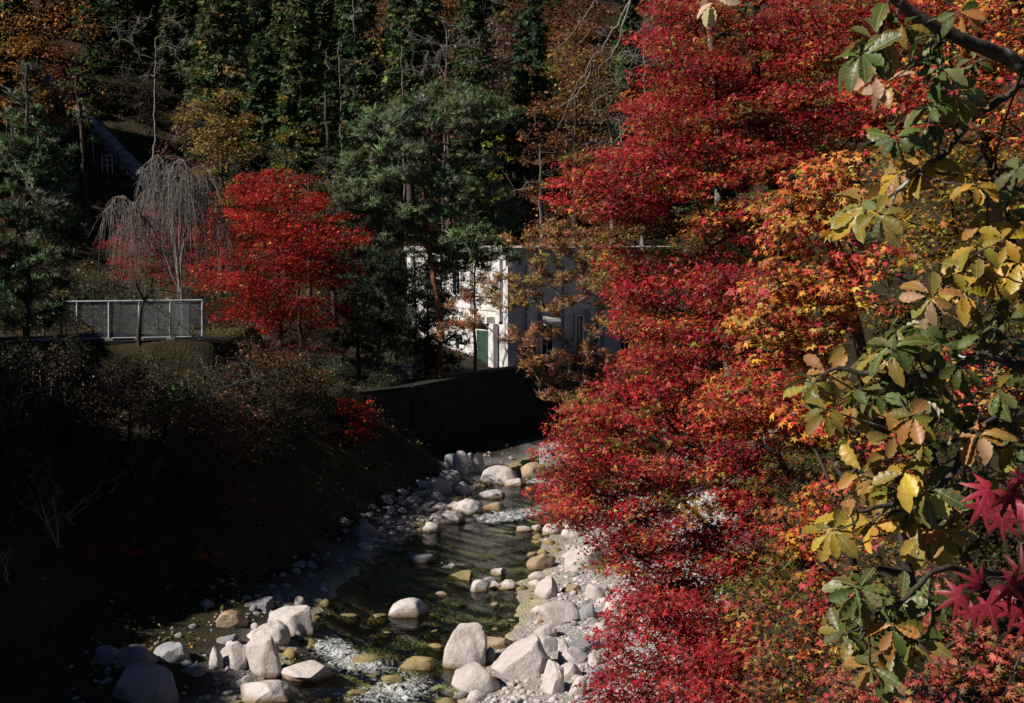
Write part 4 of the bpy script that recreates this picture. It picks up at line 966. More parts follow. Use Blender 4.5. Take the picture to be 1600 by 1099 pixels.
# boughs: (points, radius) and the leaf rosettes that grow on each: (px, py, n, colour list, length px)
BOUGHS = [
    ([P(1735, 190, 7.0), P(1600, 105, 6.7), P(1500, 60, 6.5), P(1420, 18, 6.4), P(1360, -40, 6.3)], .045, [
        (1570, 330, 5, [OYG, OY], 46), (1540, 350, 4, [OY, OB], 44), (1370, 55, 6, [OG, OG, OB], 62), (1345, 85, 4, [OG], 60), (1410, 40, 4, [OG, OYG], 50), (1385, 130, 3, [OP, OB], 42), (1365, 120, 2, [OP], 40), (1450, 55, 3, [OG], 46), (1470, 110, 4, [OG, OGL], 40), (1520, 95, 3, [OG, OGL], 40), (1115, 2, 3, [OP, (.5, .36, .22)], 42), (1500, 20, 3, [OG, OB], 44)]),
    ([P(1740, 300, 7.0), P(1620, 140, 6.9), P(1560, 160, 6.8), P(1510, 195, 6.7), P(1480, 235, 6.6), P(1400, 300, 6.6)], .022, [
        (1490, 145, 7, [OG, OGL, OYG], 46), (1455, 165, 5, [OG, OG], 46), (1510, 160, 4, [OGL, OYG, OP], 42), (1445, 195, 5, [OG, OYG], 44), (1400, 215, 4, [OG], 48), (1445, 260, 8, [OY, OYG, OB], 52), (1405, 275, 5, [OY, OB], 50), (1350, 320, 9, [OYG, OY, OYG, OB], 62), (1375, 335, 5, [OYG, OGL], 48)]),
    ([P(1740, 380, 7.0), P(1600, 300, 6.8), P(1550, 285, 6.7), P(1480, 272, 6.7), P(1430, 268, 6.6)], .013, [(1525, 290, 4, [OB, OO], 36), (1545, 300, 3, [OGL, OG], 44), (1590, 265, 4, [OG, OGL], 46), (1500, 268, 2, [OO], 34)]),
    ([P(1760, 500, 7.0), P(1640, 400, 6.8), P(1590, 390, 6.7), P(1530, 405, 6.6), P(1470, 440, 6.6)], .02, [
        (1510, 425, 7, [OY, OYG, OO], 52), (1505, 455, 4, [OO, OY], 50), (1455, 465, 5, [OP, OYG, OB], 52), (1550, 440, 5, [OYG, OP], 46), (1590, 410, 6, [OY, OO, OYG], 50), (1525, 385, 3, [OYG, OY], 46), (1570, 375, 3, [OY], 40), (1585, 460, 4, [OG, OYG], 44)]),
    ([P(1760, 560, 7.0), P(1640, 590, 6.7), P(1540, 555, 6.5), P(1480, 580, 6.4), P(1400, 590, 6.4), P(1310, 575, 6.4)], .024, [
        (1395, 545, 8, [OG, OYG, OG], 54), (1430, 580, 9, [OG, OG, OYG], 58), (1360, 560, 6, [OYG, OG], 50), (1295, 580, 7, [OYG, OB, OG], 50), (1270, 600, 5, [OYG, OG, OP], 48), (1340, 610, 6, [OG, OYG], 48), (1370, 615, 5, [OG, OGL], 46), (1425, 620, 7, [OG, OGL, OYG], 54), (1480, 600, 7, [OG, OG, OYG], 48), (1500, 570, 4, [OG], 42), (1400, 515, 6, [OG, OYG], 46), (1440, 510, 5, [OG], 40), (1470, 535, 4, [OG, OYG], 38), (1540, 520, 5, [OG, OYG], 40), (1560, 500, 4, [OG, OGL], 38), (1425, 650, 4, [OYG, OB], 46), (1340, 635, 4, [OYG, OB], 44), (1585, 560, 4, [OG, OGL], 42)]),
    ([P(1770, 800, 7.0), P(1640, 640, 6.6), P(1590, 630, 6.5), P(1530, 670, 6.4), P(1470, 700, 6.4)], .018, [
        (1560, 610, 5, [OG, OYG], 46), (1500, 640, 5, [OG, OYG], 44), (1290, 640, 4, [OYG, OY], 44), (1585, 650, 6, [OO, OB, OYG], 56), (1530, 680, 7, [OB, OP, OB], 48), (1555, 660, 4, [OB, OY], 44), (1440, 690, 4, [OG, OYG], 44), (1400, 680, 4, [OB, OYG], 40), (1595, 690, 3, [OG, OYG], 48)]),
    ([P(1770, 700, 7.0), P(1540, 660, 6.6), P(1505, 700, 6.5), P(1480, 750, 6.4), P(1430, 780, 6.3), P(1340, 800, 6.2)], .02, [
        (1300, 830, 5, [OY, OYG], 48), (1410, 740, 5, [OYG, OY], 48), (1330, 810, 9, [OYG, OY, OYG, OB], 60), (1365, 820, 5, [OO, OY], 50), (1375, 750, 7, [OYG, OY, OB], 50), (1345, 740, 4, [OY, OB], 48), (1450, 765, 8, [OYG, OG, OYG], 56), (1470, 790, 5, [OG, OYG], 50), (1450, 830, 9, [OYG, OY, OYG, OGL], 58), (1420, 800, 4, [OG, OYG], 48), (1520, 760, 6, [OG, OGL, OYG], 48), (1550, 750, 4, [OYG, OG], 44), (1480, 830, 4, [OYG, OB], 48), (1390, 770, 3, [OG, OYG], 42)]),
    ([P(1760, 950, 7.0), P(1560, 900, 6.5), P(1470, 890, 6.3), P(1420, 930, 6.2), P(1370, 960, 6.2), P(1345, 1000, 6.1)], .018, [
        (1340, 920, 8, [OG, OG, OGL], 54), (1350, 960, 7, [OG, OYG, OG], 52), (1405, 940, 7, [OG, OG, OGL], 50), (1450, 935, 6, [OG, OGL], 48), (1395, 980, 6, [OG, OB, OYG], 48), (1345, 1010, 7, [OG, OYG, OB], 54), (1400, 1010, 8, [OG, OGL, OYG], 52), (1430, 1000, 5, [OG, OYG], 48), (1385, 1050, 6, [OYG, OG, OP], 52), (1360, 1040, 4, [OG, OB], 46), (1320, 990, 4, [OG, OYG], 46)]),
]
RO = np.random.RandomState(77); LV = []
for pts, r0, ros in BOUGHS:
    bo = wood('branch', pts, r0, r0 * .45, oak_root, ob)
    cpts = curve(pts, 5)
    for (px, py, n, cols, lpx) in ros:
        d = 6.45 + RO.uniform(-.35, .35); c = P(px, py, d)
        if py > 0 and abs(px - 1115) > 30:
            j = int(np.argmin(np.linalg.norm(cpts - c, axis=1))); mid = (cpts[j] + c) / 2 + np.array([0, 0, -.02]) + RO.randn(3) * .02
            V, Fc = poly_tube(curve([cpts[j], mid, c], 4), .007, .0035, 5); link('twig', mesh_np('twig', V - np.array(ob), Fc, 'bark_oak', smooth=True), oak_root)
        else:
            V, Fc = poly_tube(curve([cpts[-1], P(1240, -40, d), P(1160, -25, d), c], 4), .012, .0035, 5); link('twig', mesh_np('twig', V - np.array(ob), Fc, 'bark_oak', smooth=True), oak_root)
        ax = np.array([-.35, -.65, .62]) + RO.randn(3) * .22; ax /= np.linalg.norm(ax)
        a = np.cross(ax, [0, 0, 1.]); a /= np.linalg.norm(a); b_ = np.cross(a, ax); ph = RO.uniform(0, 6.28)
        for k in range(n + 4):
            th = ph + 2 * math.pi * k / (n + 4) + RO.uniform(-.35, .35)
            dr = a * math.cos(th) + b_ * math.sin(th) + ax * RO.uniform(-.1, .45) + np.array([0, 0, -.38])
            cc = np.array(cols[RO.randint(len(cols))]) * np.exp(RO.randn() * .2) * (1 + RO.randn(3) * .08)
            LV.append((lpx * RO.uniform(.62, 1.0) * d / F, c + dr * .015 + RO.randn(3) * .008 - np.array(ob), dr, ax + RO.randn(3) * .32, np.clip(cc, .01, .8), bo, RO.randint(len(OAK))))
LV.sort(key=lambda q: -q[0])
rest = []
for i, (s0, pos, dr, nr, cc, bo, k) in enumerate(LV):
    if i < 300:
        o = link('leaf', OAK[k], bo); orient(o, pos, dr, nr, s0); o.color = (*cc, 1)
    else:
        x = dr / np.linalg.norm(dr); z = nr - x * nr.dot(x); z /= np.linalg.norm(z); y = np.cross(z, x)
        tv = np.array([v.co[:] for v in OAK[k].vertices]); tf = np.array([list(p.vertices) for p in OAK[k].polygons])
        rest.append((pos + s0 * (tv[:, :1] * x + tv[:, 1:2] * y + tv[:, 2:] * z), tf, np.repeat(cc[None], len(tf), 0)))
if rest:
    V, Fc, c = join(rest); o = link('small_leaves', mesh_np('small_leaves', V, Fc, 'leaf', c, smooth=True), oak_root); o['kind'] = 'stuff'
# crimson maple spray close to the lens at the right edge
mr = empty('maple_branch', tuple(P(1700, 820, 2.6))); tag(mr, 'large dark crimson maple leaves on a twig at the right edge, nearest the viewer', 'branch')
mb_ = np.array(mr.location)
for pts in ([P(1700, 820, 2.6), P(1640, 760, 2.5), P(1600, 745, 2.45), P(1570, 755, 2.4)], [P(1700, 820, 2.6), P(1650, 860, 2.5), P(1600, 895, 2.4), P(1540, 905, 2.35)]):
    wood('twig', pts, .004, .0015, mr, mb_, 'bark_dark', .0008)
for (px, py, ang_, l, up_n) in ((1537, 790, -80, 66, .3), (1575, 770, -60, 70, .6), (1600, 790, -95, 72, .4), (1566, 810, -85, 62, -.2), (1545, 765, 200, 60, .1), (1590, 745, -20, 50, .8), (1500, 930, 215, 58, .1), (1545, 945, -75, 66, .6), (1575, 915, -40, 70, .5), (1590, 950, -100, 66, .4), (1530, 910, 160, 50, .5), (1558, 925, -110, 56, .2), (1600, 900, 100, 60, .6), (1520, 955, -120, 46, -.2), (1605, 975, -80, 50, .4)):
    d = 2.4 + RO.uniform(-.1, .1); an = math.radians(ang_); o = link('leaf', MBIG[RO.randint(4)], mr)
    dr = np.array([math.cos(an), RO.uniform(-.3, .3), math.sin(an)])
    orient(o, P(px, py, d) - mb_, dr, np.array([-.35, -.8, up_n]) + RO.randn(3) * .25, l * .78 * d / F)
    o.color = (*(np.array([.20, .010, .026]) * np.exp(RO.randn() * .25)), 1)
# ------------------------------------------------------------------ conifers and broadleaf trees across the river
def conifer_arr(h, rad, R, n_clump, n_leaf, size, pal_, tpl=SPRAY, bare=.12, taper=.9, flat=.5):
    C = []; R3 = []
    for k in range(n_clump):
        f = (R.rand() ** .8) ; z = h * (bare + (1 - bare) * f); r_ = rad * ((1 - f) ** taper * .92 + .08); an = R.uniform(0, 6.28); q = r_ * math.sqrt(R.uniform(.25, 1))
        C.append((q * math.cos(an), q * math.sin(an), z)); s = rad * R.uniform(.22, .38) * (.55 + .45 * (1 - f)); R3.append((s, s, s * flat))
    C = np.array(C); R3 = np.array(R3)
    cr = leaf_cloud(C, R3, n_leaf, size, tpl, pal_, R, tilt=.5, bias=(0, -.1, .8), droop=.7)
    return C, R3, cr
def broad_arr(h, rad, ch, R, n_clump, n_leaf, size, pal_, tpl=RHOMB, cr_=.3, flat=.55):
    C = []
    while len(C) < n_clump:
        q = R.uniform(-1, 1, 3); l = np.linalg.norm(q)
        if .25 < l < 1: C.append(q * [rad, rad, ch / 2] + [0, 0, h - ch / 2])
    C = np.array(C); R3 = np.ones((n_clump, 3)) * (rad * cr_ * R.uniform(.7, 1.3, (n_clump, 1))) * [1, 1, flat]
    return C, R3, leaf_cloud(C, R3, n_leaf, size, tpl, pal_, R, tilt=.55, droop=.4)
def place_unique(name, label, px, py_top, d, wpx, kind, seed, pal_, group, n_clump=60, n_leaf=40, size=.28, bare=.1, ch=.7, bark='bark_dark', tpl=None, r_base=None, base_z=None, **kw):
    R = np.random.RandomState(seed); t_ = P(px, py_top, d); zb = h1(t_[0], t_[1]) if base_z is None else base_z; h = t_[2] - zb; rad = wpx / 2 * d / F
    if kind == 'c': C, R3, cr = conifer_arr(h, rad, R, n_clump, n_leaf, size, pal_, tpl or SPRAY, bare)
    else: C, R3, cr = broad_arr(h, rad, ch * h, R, n_clump, n_leaf, size, pal_, tpl or RHOMB)
    base = np.array([t_[0], t_[1], zb - .2]); off = np.array([t_[0], t_[1], zb])
    lean = R.randn(2) * .02 * h
    trunk = [base, off + [lean[0] * .5, lean[1] * .5, h * .4], off + [lean[0], lean[1], h * (.96 if kind == 'c' else .7)]]
    return tree(name, label, 'tree', trunk, C + off, R3, (cr[0] + off, cr[1], cr[2]), bark, r_base or h * .016, .02, .9, kw.get('twn', 0), .012, group, 'needle' if kind == 'c' else 'leaf', .12, .1, 4, R)
GH = 'trees on the far hillside'
for a in [
    ('broadleaf_tree', 'golden-brown small tree on the dark slope right of the penstock', 340, 92, 100, 118, 'b', 1, GOLD, GH, 60, 70, .2, .1, .72),
    ('cedar_tree', 'tall green cedar behind and right of the golden-brown tree', 470, -40, 109, 120, 'c', 2, CEDAR, GH, 170, 60, .38),
    ('cedar_tree', 'broad cedar above the golden-brown tree, tinged with yellow leaves', 345, -120, 124, 135, 'c', 3, CEDAR[:2] + [(2.5, (.10, .10, .03)), (1.5, (.22, .16, .04))], GH, 170, 55, .42),
    ('broadleaf_tree', 'small yellow tree at the foot of the tall green cedar', 440, 128, 101, 40, 'b', 4, [(3, (.36, .28, .04)), (2, (.24, .2, .04))], GH, 24, 50, .17, .1, .6),
    ('cedar_tree', 'dark cedar left of the tall thin bare trunks', 560, -110, 120, 95, 'c', 5, CEDAR[:2], GH, 120, 50, .4),
    ('cedar_tree', 'dark cedar with yellowing tips above the big green pine', 640, -70, 116, 110, 'c', 6, CEDAR, GH, 140, 50, .38, .35),
    ('cedar_tree', 'deep green cedar above the right side of the big pine', 740, -20, 112, 95, 'c', 7, CEDAR[:3], GH, 130, 50, .36),
    ('broadleaf_tree', 'thin rusty half-bare tree just above the big pine', 700, 70, 106, 90, 'b', 8, RUST + PINKGREY, GH, 50, 16, .2, .1, .75),
    ('broadleaf_tree', 'sparse golden tree among dark trunks above the pine left side', 590, 45, 111, 70, 'b', 9, GOLD, GH, 26, 22, .2, .1, .4),
    ('broadleaf_tree', 'rust-brown tree right of the big pine crown', 850, 120, 103, 80, 'b', 10, RUST + BROWNP[:2], GH, 60, 45, .19, .1, .7),
    ('broadleaf_tree', 'tall russet tree near the sky gap left of the crimson maple', 900, 30, 112, 120, 'b', 11, RUST + GOLD[:2], GH, 70, 40, .22, .1, .7),
    ('cedar_tree', 'dark blue-green fir rising to the sky gap', 830, -45, 122, 90, 'c', 12, CEDAR[:2] + [(1, (.03, .055, .04))], GH, 120, 50, .38),
    ('broadleaf_tree', 'greyish-pink bare-twigged tree left of the crimson maple', 960, 110, 108, 110, 'b', 13, PINKGREY, GH, 60, 45, .17, .1, .6, 'bark_grey'),
    ('broadleaf_tree', 'orange-brown tree under the greyish-pink tree', 965, 220, 100, 95, 'b', 14, BROWNP, GH, 50, 45, .17, .1, .7),
    ('broadleaf_tree', 'orange-brown oak-like tree in the upper left corner', 60, -30, 118, 180, 'b', 15, ORBR, GH, 70, 55, .24, .1, .75),
    ('broadleaf_tree', 'second orange tree lower at the left edge', 15, 30, 108, 100, 'b', 16, ORBR, GH, 40, 45, .22, .1, .6),
    ('broadleaf_tree', 'green vine-hung tree right of the orange trees', 130, 10, 114, 60, 'b', 17, CEDAR + GREENB[:2], GH, 40, 40, .22, .1, .6),
    ('broadleaf_tree', 'pale green-gold tree at the right of the small cedar foot', 480, 175, 98, 90, 'b', 18, CEDAR[1:] + GOLD[:1], GH, 36, 40, .18, .1, .7),
    ('broadleaf_tree', 'yellow shrub glowing at the right edge of the big pine', 772, 205, 92, 50, 'b', 19, [(3, (.34, .30, .03)), (2, (.2, .2, .03))], GH, 16, 40, .14, .1, .35),
    ('broadleaf_tree', 'brown tree behind the power house roof, left of crimson maple', 880, 330, 97, 150, 'b', 20, BROWNP + RUST[:2], GH, 60, 40, .16, .1, .7),
    ('cedar_tree', 'fir in the gap left of the crimson maple top', 985, -10, 128, 80, 'c', 21, CEDAR, GH, 100, 45, .4),
    ('cedar_tree', 'dark cedar at the foot of the hill behind the weeping cherry', 520, 130, 99, 70, 'c', 23, CEDAR[:2], GH, 60, 40, .34)]:
    place_unique(*a)
# bare-branched trees
def bare_tree(name, label, base, top, tips, group=None, bark='bark_grey', r_base=.1, R=None, twn=6, twr=.012, rad=.5, lean=None, cat='tree', step=.5, r_tip=.012):
    R = R or rs; tips = np.array(tips); R3 = np.ones((len(tips), 3)) * rad
    return tree(name, label, cat, [base] + (lean or []) + [top], tips, R3, None, bark, r_base, r_tip, step, twn, twr, group, jit=.12, R=R)
R = np.random.RandomState(5)
t_ = hitT(240, 235); tp = np.array([t_[0], t_[1], P(240, 40, t_[1])[2]])
for px0, lab in ((235, 'bare grey tree in the dark above the penstock'), (690, 'bare slender tree beside the thin rusty tree'), (1000, 'pale bare tree behind the crimson maple edge')):
    d = 110 if px0 != 1000 else 96
    b0 = P(px0, 300, d); zb = h1(b0[0], b0[1])
    tips = [P(px0 + R.uniform(-60, 60), R.uniform(25, 120), d + R.uniform(-2, 2)) for _ in range(36)]
    bare_tree('bare_tree', lab, np.array([b0[0], b0[1], zb - .2]), P(px0 + 8, 60, d), tips, GH, 'bark_grey', .14, R, 7, .016, 1.0)
# tall thin trunks
for px, y0, y1, d, lab in ((557, -30, 190, 112, 'tall thin pale trunk, right one of the pair above the pine'), (536, 60, 250, 106, 'tall thin pale trunk, left one of the pair above the pine'), (633, 70, 170, 108, 'short pale trunk above the pine crown'), (849, 225, 330, 95, 'slim pale trunk standing on the sunlit litter slope'), (745, -20, 90, 124, 'thin trunk among dark firs near the sky gap')):
    b0 = P(px, y1, d); zb = h1(b0[0], b0[1]); tp = P(px - 6, y0, d); tips = [tp + R.randn(3) * [1.2, 1, .8] + [0, 0, -.5 - R.rand() * 2] for _ in range(10)]
    bare_tree('bare_tree', lab, np.array([b0[0], b0[1], zb - .2]), tp, tips, GH, 'bark_grey', .09, R, 3, .012, .6)
# forest fill: shared meshes
protos = []
for k in range(5):
    Rk = np.random.RandomState(50 + k); C, R3, cr = conifer_arr(13, 2.5, Rk, 120, 42, .42, CEDAR if k < 3 else CEDAR[:2] + [(1, (.08, .07, .025))]); sg = grow([(0, 0, -.5), (0, 0, 6), (0.1, 0, 12.4)], C, .2, .02, 1.0, .1, .05, Rk)
    protos.append((mesh_np('trunk', *tubes_mesh(*sg, n=5), 'bark_dark', smooth=True), mesh_np('crown', cr[0], cr[1], 'needle', cr[2]), 'c'))
for k, pl_ in enumerate((RUST, GOLD, ORBR, PINKGREY + RUST[:1])):
    Rk = np.random.RandomState(60 + k); C, R3, cr = broad_arr(10, 3.3, 7, Rk, 70, 45, .24, pl_); sg = grow([(0, 0, -.5), (0.1, 0, 4), (0.2, 0, 7)], C, .18, .02, 1.0, .12, .1, Rk)
    protos.append((mesh_np('trunk', *tubes_mesh(*sg, n=5), 'bark_grey', smooth=True), mesh_np('crown', cr[0], cr[1], 'leaf', cr[2]), 'b'))
def place_proto(k, x, y, s, rz, label, group, sxy=1):
    tm, cm, kd = protos[k]; e0 = empty('cedar_tree' if kd == 'c' else 'broadleaf_tree', (x, y, h1(x, y)), rz); e0.scale = (s * sxy, s * sxy, s); tag(e0, label, 'tree', group)
    link('trunk', tm, e0); link('crown', cm, e0)
R = np.random.RandomState(91)
ORD = ['first', 'second', 'third', 'fourth', 'fifth', 'sixth', 'seventh', 'eighth', 'ninth', 'tenth', 'eleventh', 'twelfth', 'thirteenth', 'fourteenth', 'fifteenth', 'sixteenth', 'seventeenth', 'eighteenth', 'nineteenth', 'twentieth'] + ['twenty-' + q for q in ('first', 'second', 'third', 'fourth', 'fifth', 'sixth', 'seventh', 'eighth', 'ninth')] + ['thirtieth'] + ['thirty-' + q for q in ('first', 'second', 'third', 'fourth', 'fifth')]
for d, sp, zone in ((126, 78, 'lower'), (140, 70, 'middle'), (156, 66, 'upper'), (176, 62, 'top'), (198, 62, 'ridge')):
    px = -130; no = 0
    while px < 1750:
        px += sp * R.uniform(.75, 1.3)
        if 85 < px < 300 and d < 150: continue
        if 975 < px < 1065 and d > 150: continue
        x = (px - 800) / F * d; y = d + R.uniform(-5, 5)
        dec = R.rand() < (.45 if 780 < px < 1050 or px < 100 else .18)
        k = R.randint(5, 9) if dec else R.randint(0, 5); s = R.uniform(.8, 1.25) * (1.0 if d < 150 else 1.1)
        if px > 1060: s *= .85
        no += 1
        place_proto(k, x, y, s, R.uniform(0, 6.28), ('dark cedar' if not dec else 'brown autumn tree') + f', {ORD[no - 1]} tree from the left in the {zone} forest row', 'forest of the far hill')
# unseen grove added on the left terrace, heights shaped to shade the left bank
R = np.random.RandomState(92); y = 12
while y < 62:
    s = (19.4 if y < 25.8 else 17.3 if y < 31.5 else 20.6 if y < 34 else 21.2 if y < 40 else 17.0 if y < 43 else 14.8 if y < 50 else 15.2) - 6.3; place_proto(R.randint(0, 5), -28 + R.uniform(-1, 1.2), y, s / 13 * R.uniform(.93, 1.04), R.uniform(0, 6), 'cedar of the grove added outside the view to shade the left bank', 'added cedar grove on the left terrace', 1.5); y += R.uniform(1.5, 2.4)
R = np.random.RandomState(94)  # cedars mostly out of view, added so their shadows darken the penstock slope
for (x, y) in [(-47, 112), (-52, 116), (-49, 121), (-55, 124), (-51, 129), (-58, 132), (-54, 137), (-46, 126), (-60, 120), (-46, 118), (-50, 142), (-57, 146), (-41, 152), (-37, 154), (-33, 152)]: place_proto(R.randint(0, 5), x, y, R.uniform(1.0, 1.35), R.uniform(0, 6), 'cedar added at the left end of the far hill to darken the penstock slope', 'cedars added left of the penstock', 1.2)
# undergrowth bushes on the hill and the dark thicket on the left bank: shared meshes
bush = []
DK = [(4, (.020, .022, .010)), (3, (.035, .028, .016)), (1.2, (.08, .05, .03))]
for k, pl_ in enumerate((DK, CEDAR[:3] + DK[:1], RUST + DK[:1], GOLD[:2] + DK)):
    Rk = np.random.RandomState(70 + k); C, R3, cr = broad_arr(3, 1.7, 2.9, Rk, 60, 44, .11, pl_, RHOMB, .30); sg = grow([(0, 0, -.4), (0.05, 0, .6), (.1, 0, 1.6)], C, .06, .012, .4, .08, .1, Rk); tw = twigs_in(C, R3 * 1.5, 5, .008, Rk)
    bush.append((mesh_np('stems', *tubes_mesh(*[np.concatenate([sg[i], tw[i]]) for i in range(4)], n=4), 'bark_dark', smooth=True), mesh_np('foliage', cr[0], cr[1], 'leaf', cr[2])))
def place_bush(k, x, y, s, label, group):
    e0 = empty('bush', (x, y, h1(x, y) - .1), R.uniform(0, 6.28)); e0.scale = (s, s, s * R.uniform(.85, 1.2)); tag(e0, label, 'bush', group); link('stems', bush[k][0], e0); link('foliage', bush[k][1], e0)
R = np.random.RandomState(93)
for _ in range(210):
    y = R.uniform(94, 150); px = R.uniform(-40, 1060)
    if 640 < px < 1080 and y < 108: continue
    x = (px - 800) / F * y; e, s0 = river(np.array([x]), np.array([y]))
    if s0[0] > 0 or e[0] < 4: continue
    k = R.choice(4, p=[.4, .3, .2, .1]); sc0 = R.uniform(.6, 1.4)
    if 70 < px < 300 and y < 138: continue
    elif 60 < px < 330: k = 0; sc0 *= 1.3
    place_bush(k, x, y, sc0, ('dark low bush', 'green low bush', 'rusty low bush', 'golden-brown low bush')[k] + ' in the undergrowth of the far hillside', 'bushes on the far hillside')
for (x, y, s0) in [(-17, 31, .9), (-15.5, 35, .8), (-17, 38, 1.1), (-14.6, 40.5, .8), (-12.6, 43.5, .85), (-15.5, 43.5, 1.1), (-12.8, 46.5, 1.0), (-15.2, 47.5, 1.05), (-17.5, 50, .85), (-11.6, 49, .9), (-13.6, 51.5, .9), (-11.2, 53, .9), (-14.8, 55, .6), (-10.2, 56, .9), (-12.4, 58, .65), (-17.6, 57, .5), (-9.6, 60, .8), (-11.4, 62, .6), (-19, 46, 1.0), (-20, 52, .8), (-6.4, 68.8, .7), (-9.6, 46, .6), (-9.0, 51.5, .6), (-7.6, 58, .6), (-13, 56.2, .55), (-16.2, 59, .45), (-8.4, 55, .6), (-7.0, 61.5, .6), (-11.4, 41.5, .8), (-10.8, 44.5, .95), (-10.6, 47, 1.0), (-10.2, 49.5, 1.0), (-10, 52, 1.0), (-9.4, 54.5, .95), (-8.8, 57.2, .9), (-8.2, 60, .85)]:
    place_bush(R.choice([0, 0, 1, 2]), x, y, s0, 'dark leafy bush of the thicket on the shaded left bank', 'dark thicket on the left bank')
for (x, y, s0) in [(-19, 70, .8), (-22, 72, .9), (-16, 71, .7), (-25, 70, 1.0), (-27, 76, 1.1), (-21, 77, .9), (-17, 78, .9), (-24, 82, 1.1), (-29, 84, 1.2), (-19, 85, 1.0), (-13, 84, .9), (-26, 90, 1.2), (-32, 92, 1.3), (-20, 92, 1.1), (-14, 92, 1.0)]:
    place_bush(R.choice([0, 0, 1]), x, y, s0, 'dark bush on the level ground behind the mesh fence', 'bushes behind the mesh fence')
# ------------------------------------------------------------------ red maples across the river
def red_maple(name, label, px, py, rx, ry, d, base_px, seed, pal_, n_clump, n_leaf, size, tpl=MAPLE2, layers=True, r_base=.2, group='red maples on the left bank', flat=.42, cr=.24):
    R = np.random.RandomState(seed); C = []; R3 = []; d = min(d, hitd(px, py + ry) - .3)
    while len(C) < n_clump:
        q = R.uniform(-1, 1, 3); l = np.linalg.norm(q)
        if l > 1 or l < .3: continue
        w = 1 - .25 * max(0, q[2]); c = P(px + q[0] * rx * w, py - q[2] * ry, d + q[1] * rx * d / F * .9); C.append(c); r_ = rx * d / F * cr * R.uniform(.6, 1.3); R3.append((r_, r_, r_ * flat))
    b0 = P(base_px[0], base_px[1], d); zb = h1(b0[0], b0[1]); base = np.array([b0[0], b0[1], zb - .2])
    crn = leaf_cloud(C, R3, n_leaf, size, tpl, pal_, R, tilt=.5, bias=(-.2, -.2, 1), droop=.4)
    top = P(px, py - ry * .5, d)
    return tree(name, label, 'tree', [base, (base + top) / 2 + R.randn(3) * .15, top], C, R3, crn, 'bark_dark', r_base, .01, .5, 4, .006, group, 'leaf', .1, .12, 5, R)
red_maple('maple_tree', 'round scarlet maple right of the mesh fence', 432, 398, 146, 142, 75, (440, 610), 41, SCARLET, 250, 165, .09, flat=.3)
red_maple('maple_tree', 'smaller red maple behind the weeping cherry', 235, 388, 80, 62, 84, (240, 470), 42, [(5, (.36, .03, .035)), (3, (.26, .02, .03))], 80, 120, .085, r_base=.12)
red_maple('maple_shrub', 'low scarlet maple bush glowing in the dark below the small conifer', 553, 655, 44, 42, 67, (555, 720), 43, SCARLET + [(1.2, (.55, .16, .02))], 34, 80, .065, r_base=.05, group='red bushes on the left bank')
red_maple('maple_shrub', 'red sprig over the dark bank at lower left', 172, 862, 62, 24, 50, (175, 930), 44, [(4, (.36, .03, .03)), (2, (.4, .10, .05)), (1, (.12, .13, .04))], 30, 60, .05, r_base=.03, group='red bushes on the left bank')
red_maple('maple_shrub', 'crimson sprig at the left edge under bare stems', 24, 718, 46, 15, 47, (10, 800), 45, CRIM[:3], 18, 60, .05, r_base=.03, group='red bushes on the left bank')
red_maple('maple_shrub', 'faint red sprigs in the dark middle of the left bank', 400, 795, 40, 12, 54, (400, 860), 46, SCARLET, 8, 40, .05, r_base=.03, group='red bushes on the left bank')
red_maple('maple_shrub', 'small orange-red sprig right of the lower left red sprig', 318, 868, 34, 14, 50, (318, 920), 47, ORANGE, 8, 40, .05, r_base=.03, group='red bushes on the left bank')
red_maple('maple_shrub', 'reddish low bushes below the round scarlet maple', 440, 548, 105, 30, 73, (450, 610), 48, SCARLET + RUST, 40, 50, .07, r_base=.05, group='red bushes on the left bank')
# ------------------------------------------------------------------ pines
def pine(name, label, pads, trunk, d, seed, pal_, size, n_leaf, bark, r_base, group=None, flat=.5, tpl=FINE, dens=60, cpx=12, jy=.8, deep=1.0, pals=None, twn=4, pen=.6):
    R = np.random.RandomState(seed); C = []; R3 = []; PI = []
    for pd in pads:
        px, py, rx, ry = pd[:4]; n = max(3, int(rx * ry / dens))
        dd = d + R.uniform(-1, 1) * deep
        for k in range(n):
            a = R.uniform(0, 6.28); q = math.sqrt(R.rand()); C.append(P(px + rx * 1.05 * q * math.cos(a), py + ry * jy * q * math.sin(a) + R.randn() * 2.5, dd + R.uniform(-1, 1) * rx * d / F * .8)); r_ = cpx * d / F * R.uniform(.7, 1.3); R3.append((r_, r_, r_ * flat)); PI.append(pd[4] if len(pd) > 4 else 0)
    cr = leaf_cloud(C, R3, n_leaf, size, tpl, pals or [pal_], R, tilt=.4, bias=(-.1, -.1, 1), droop=0, pidx=PI)
    return tree(name, label, 'tree', trunk, C, R3, cr, bark, r_base, .014, .6, twn, .008, group, 'needle', .09, .1, 6, R, pen)
GPN = 'pines along the river'
b0 = P(690, 592, 77); b0[2] = h1(b0[0], b0[1]) - .2
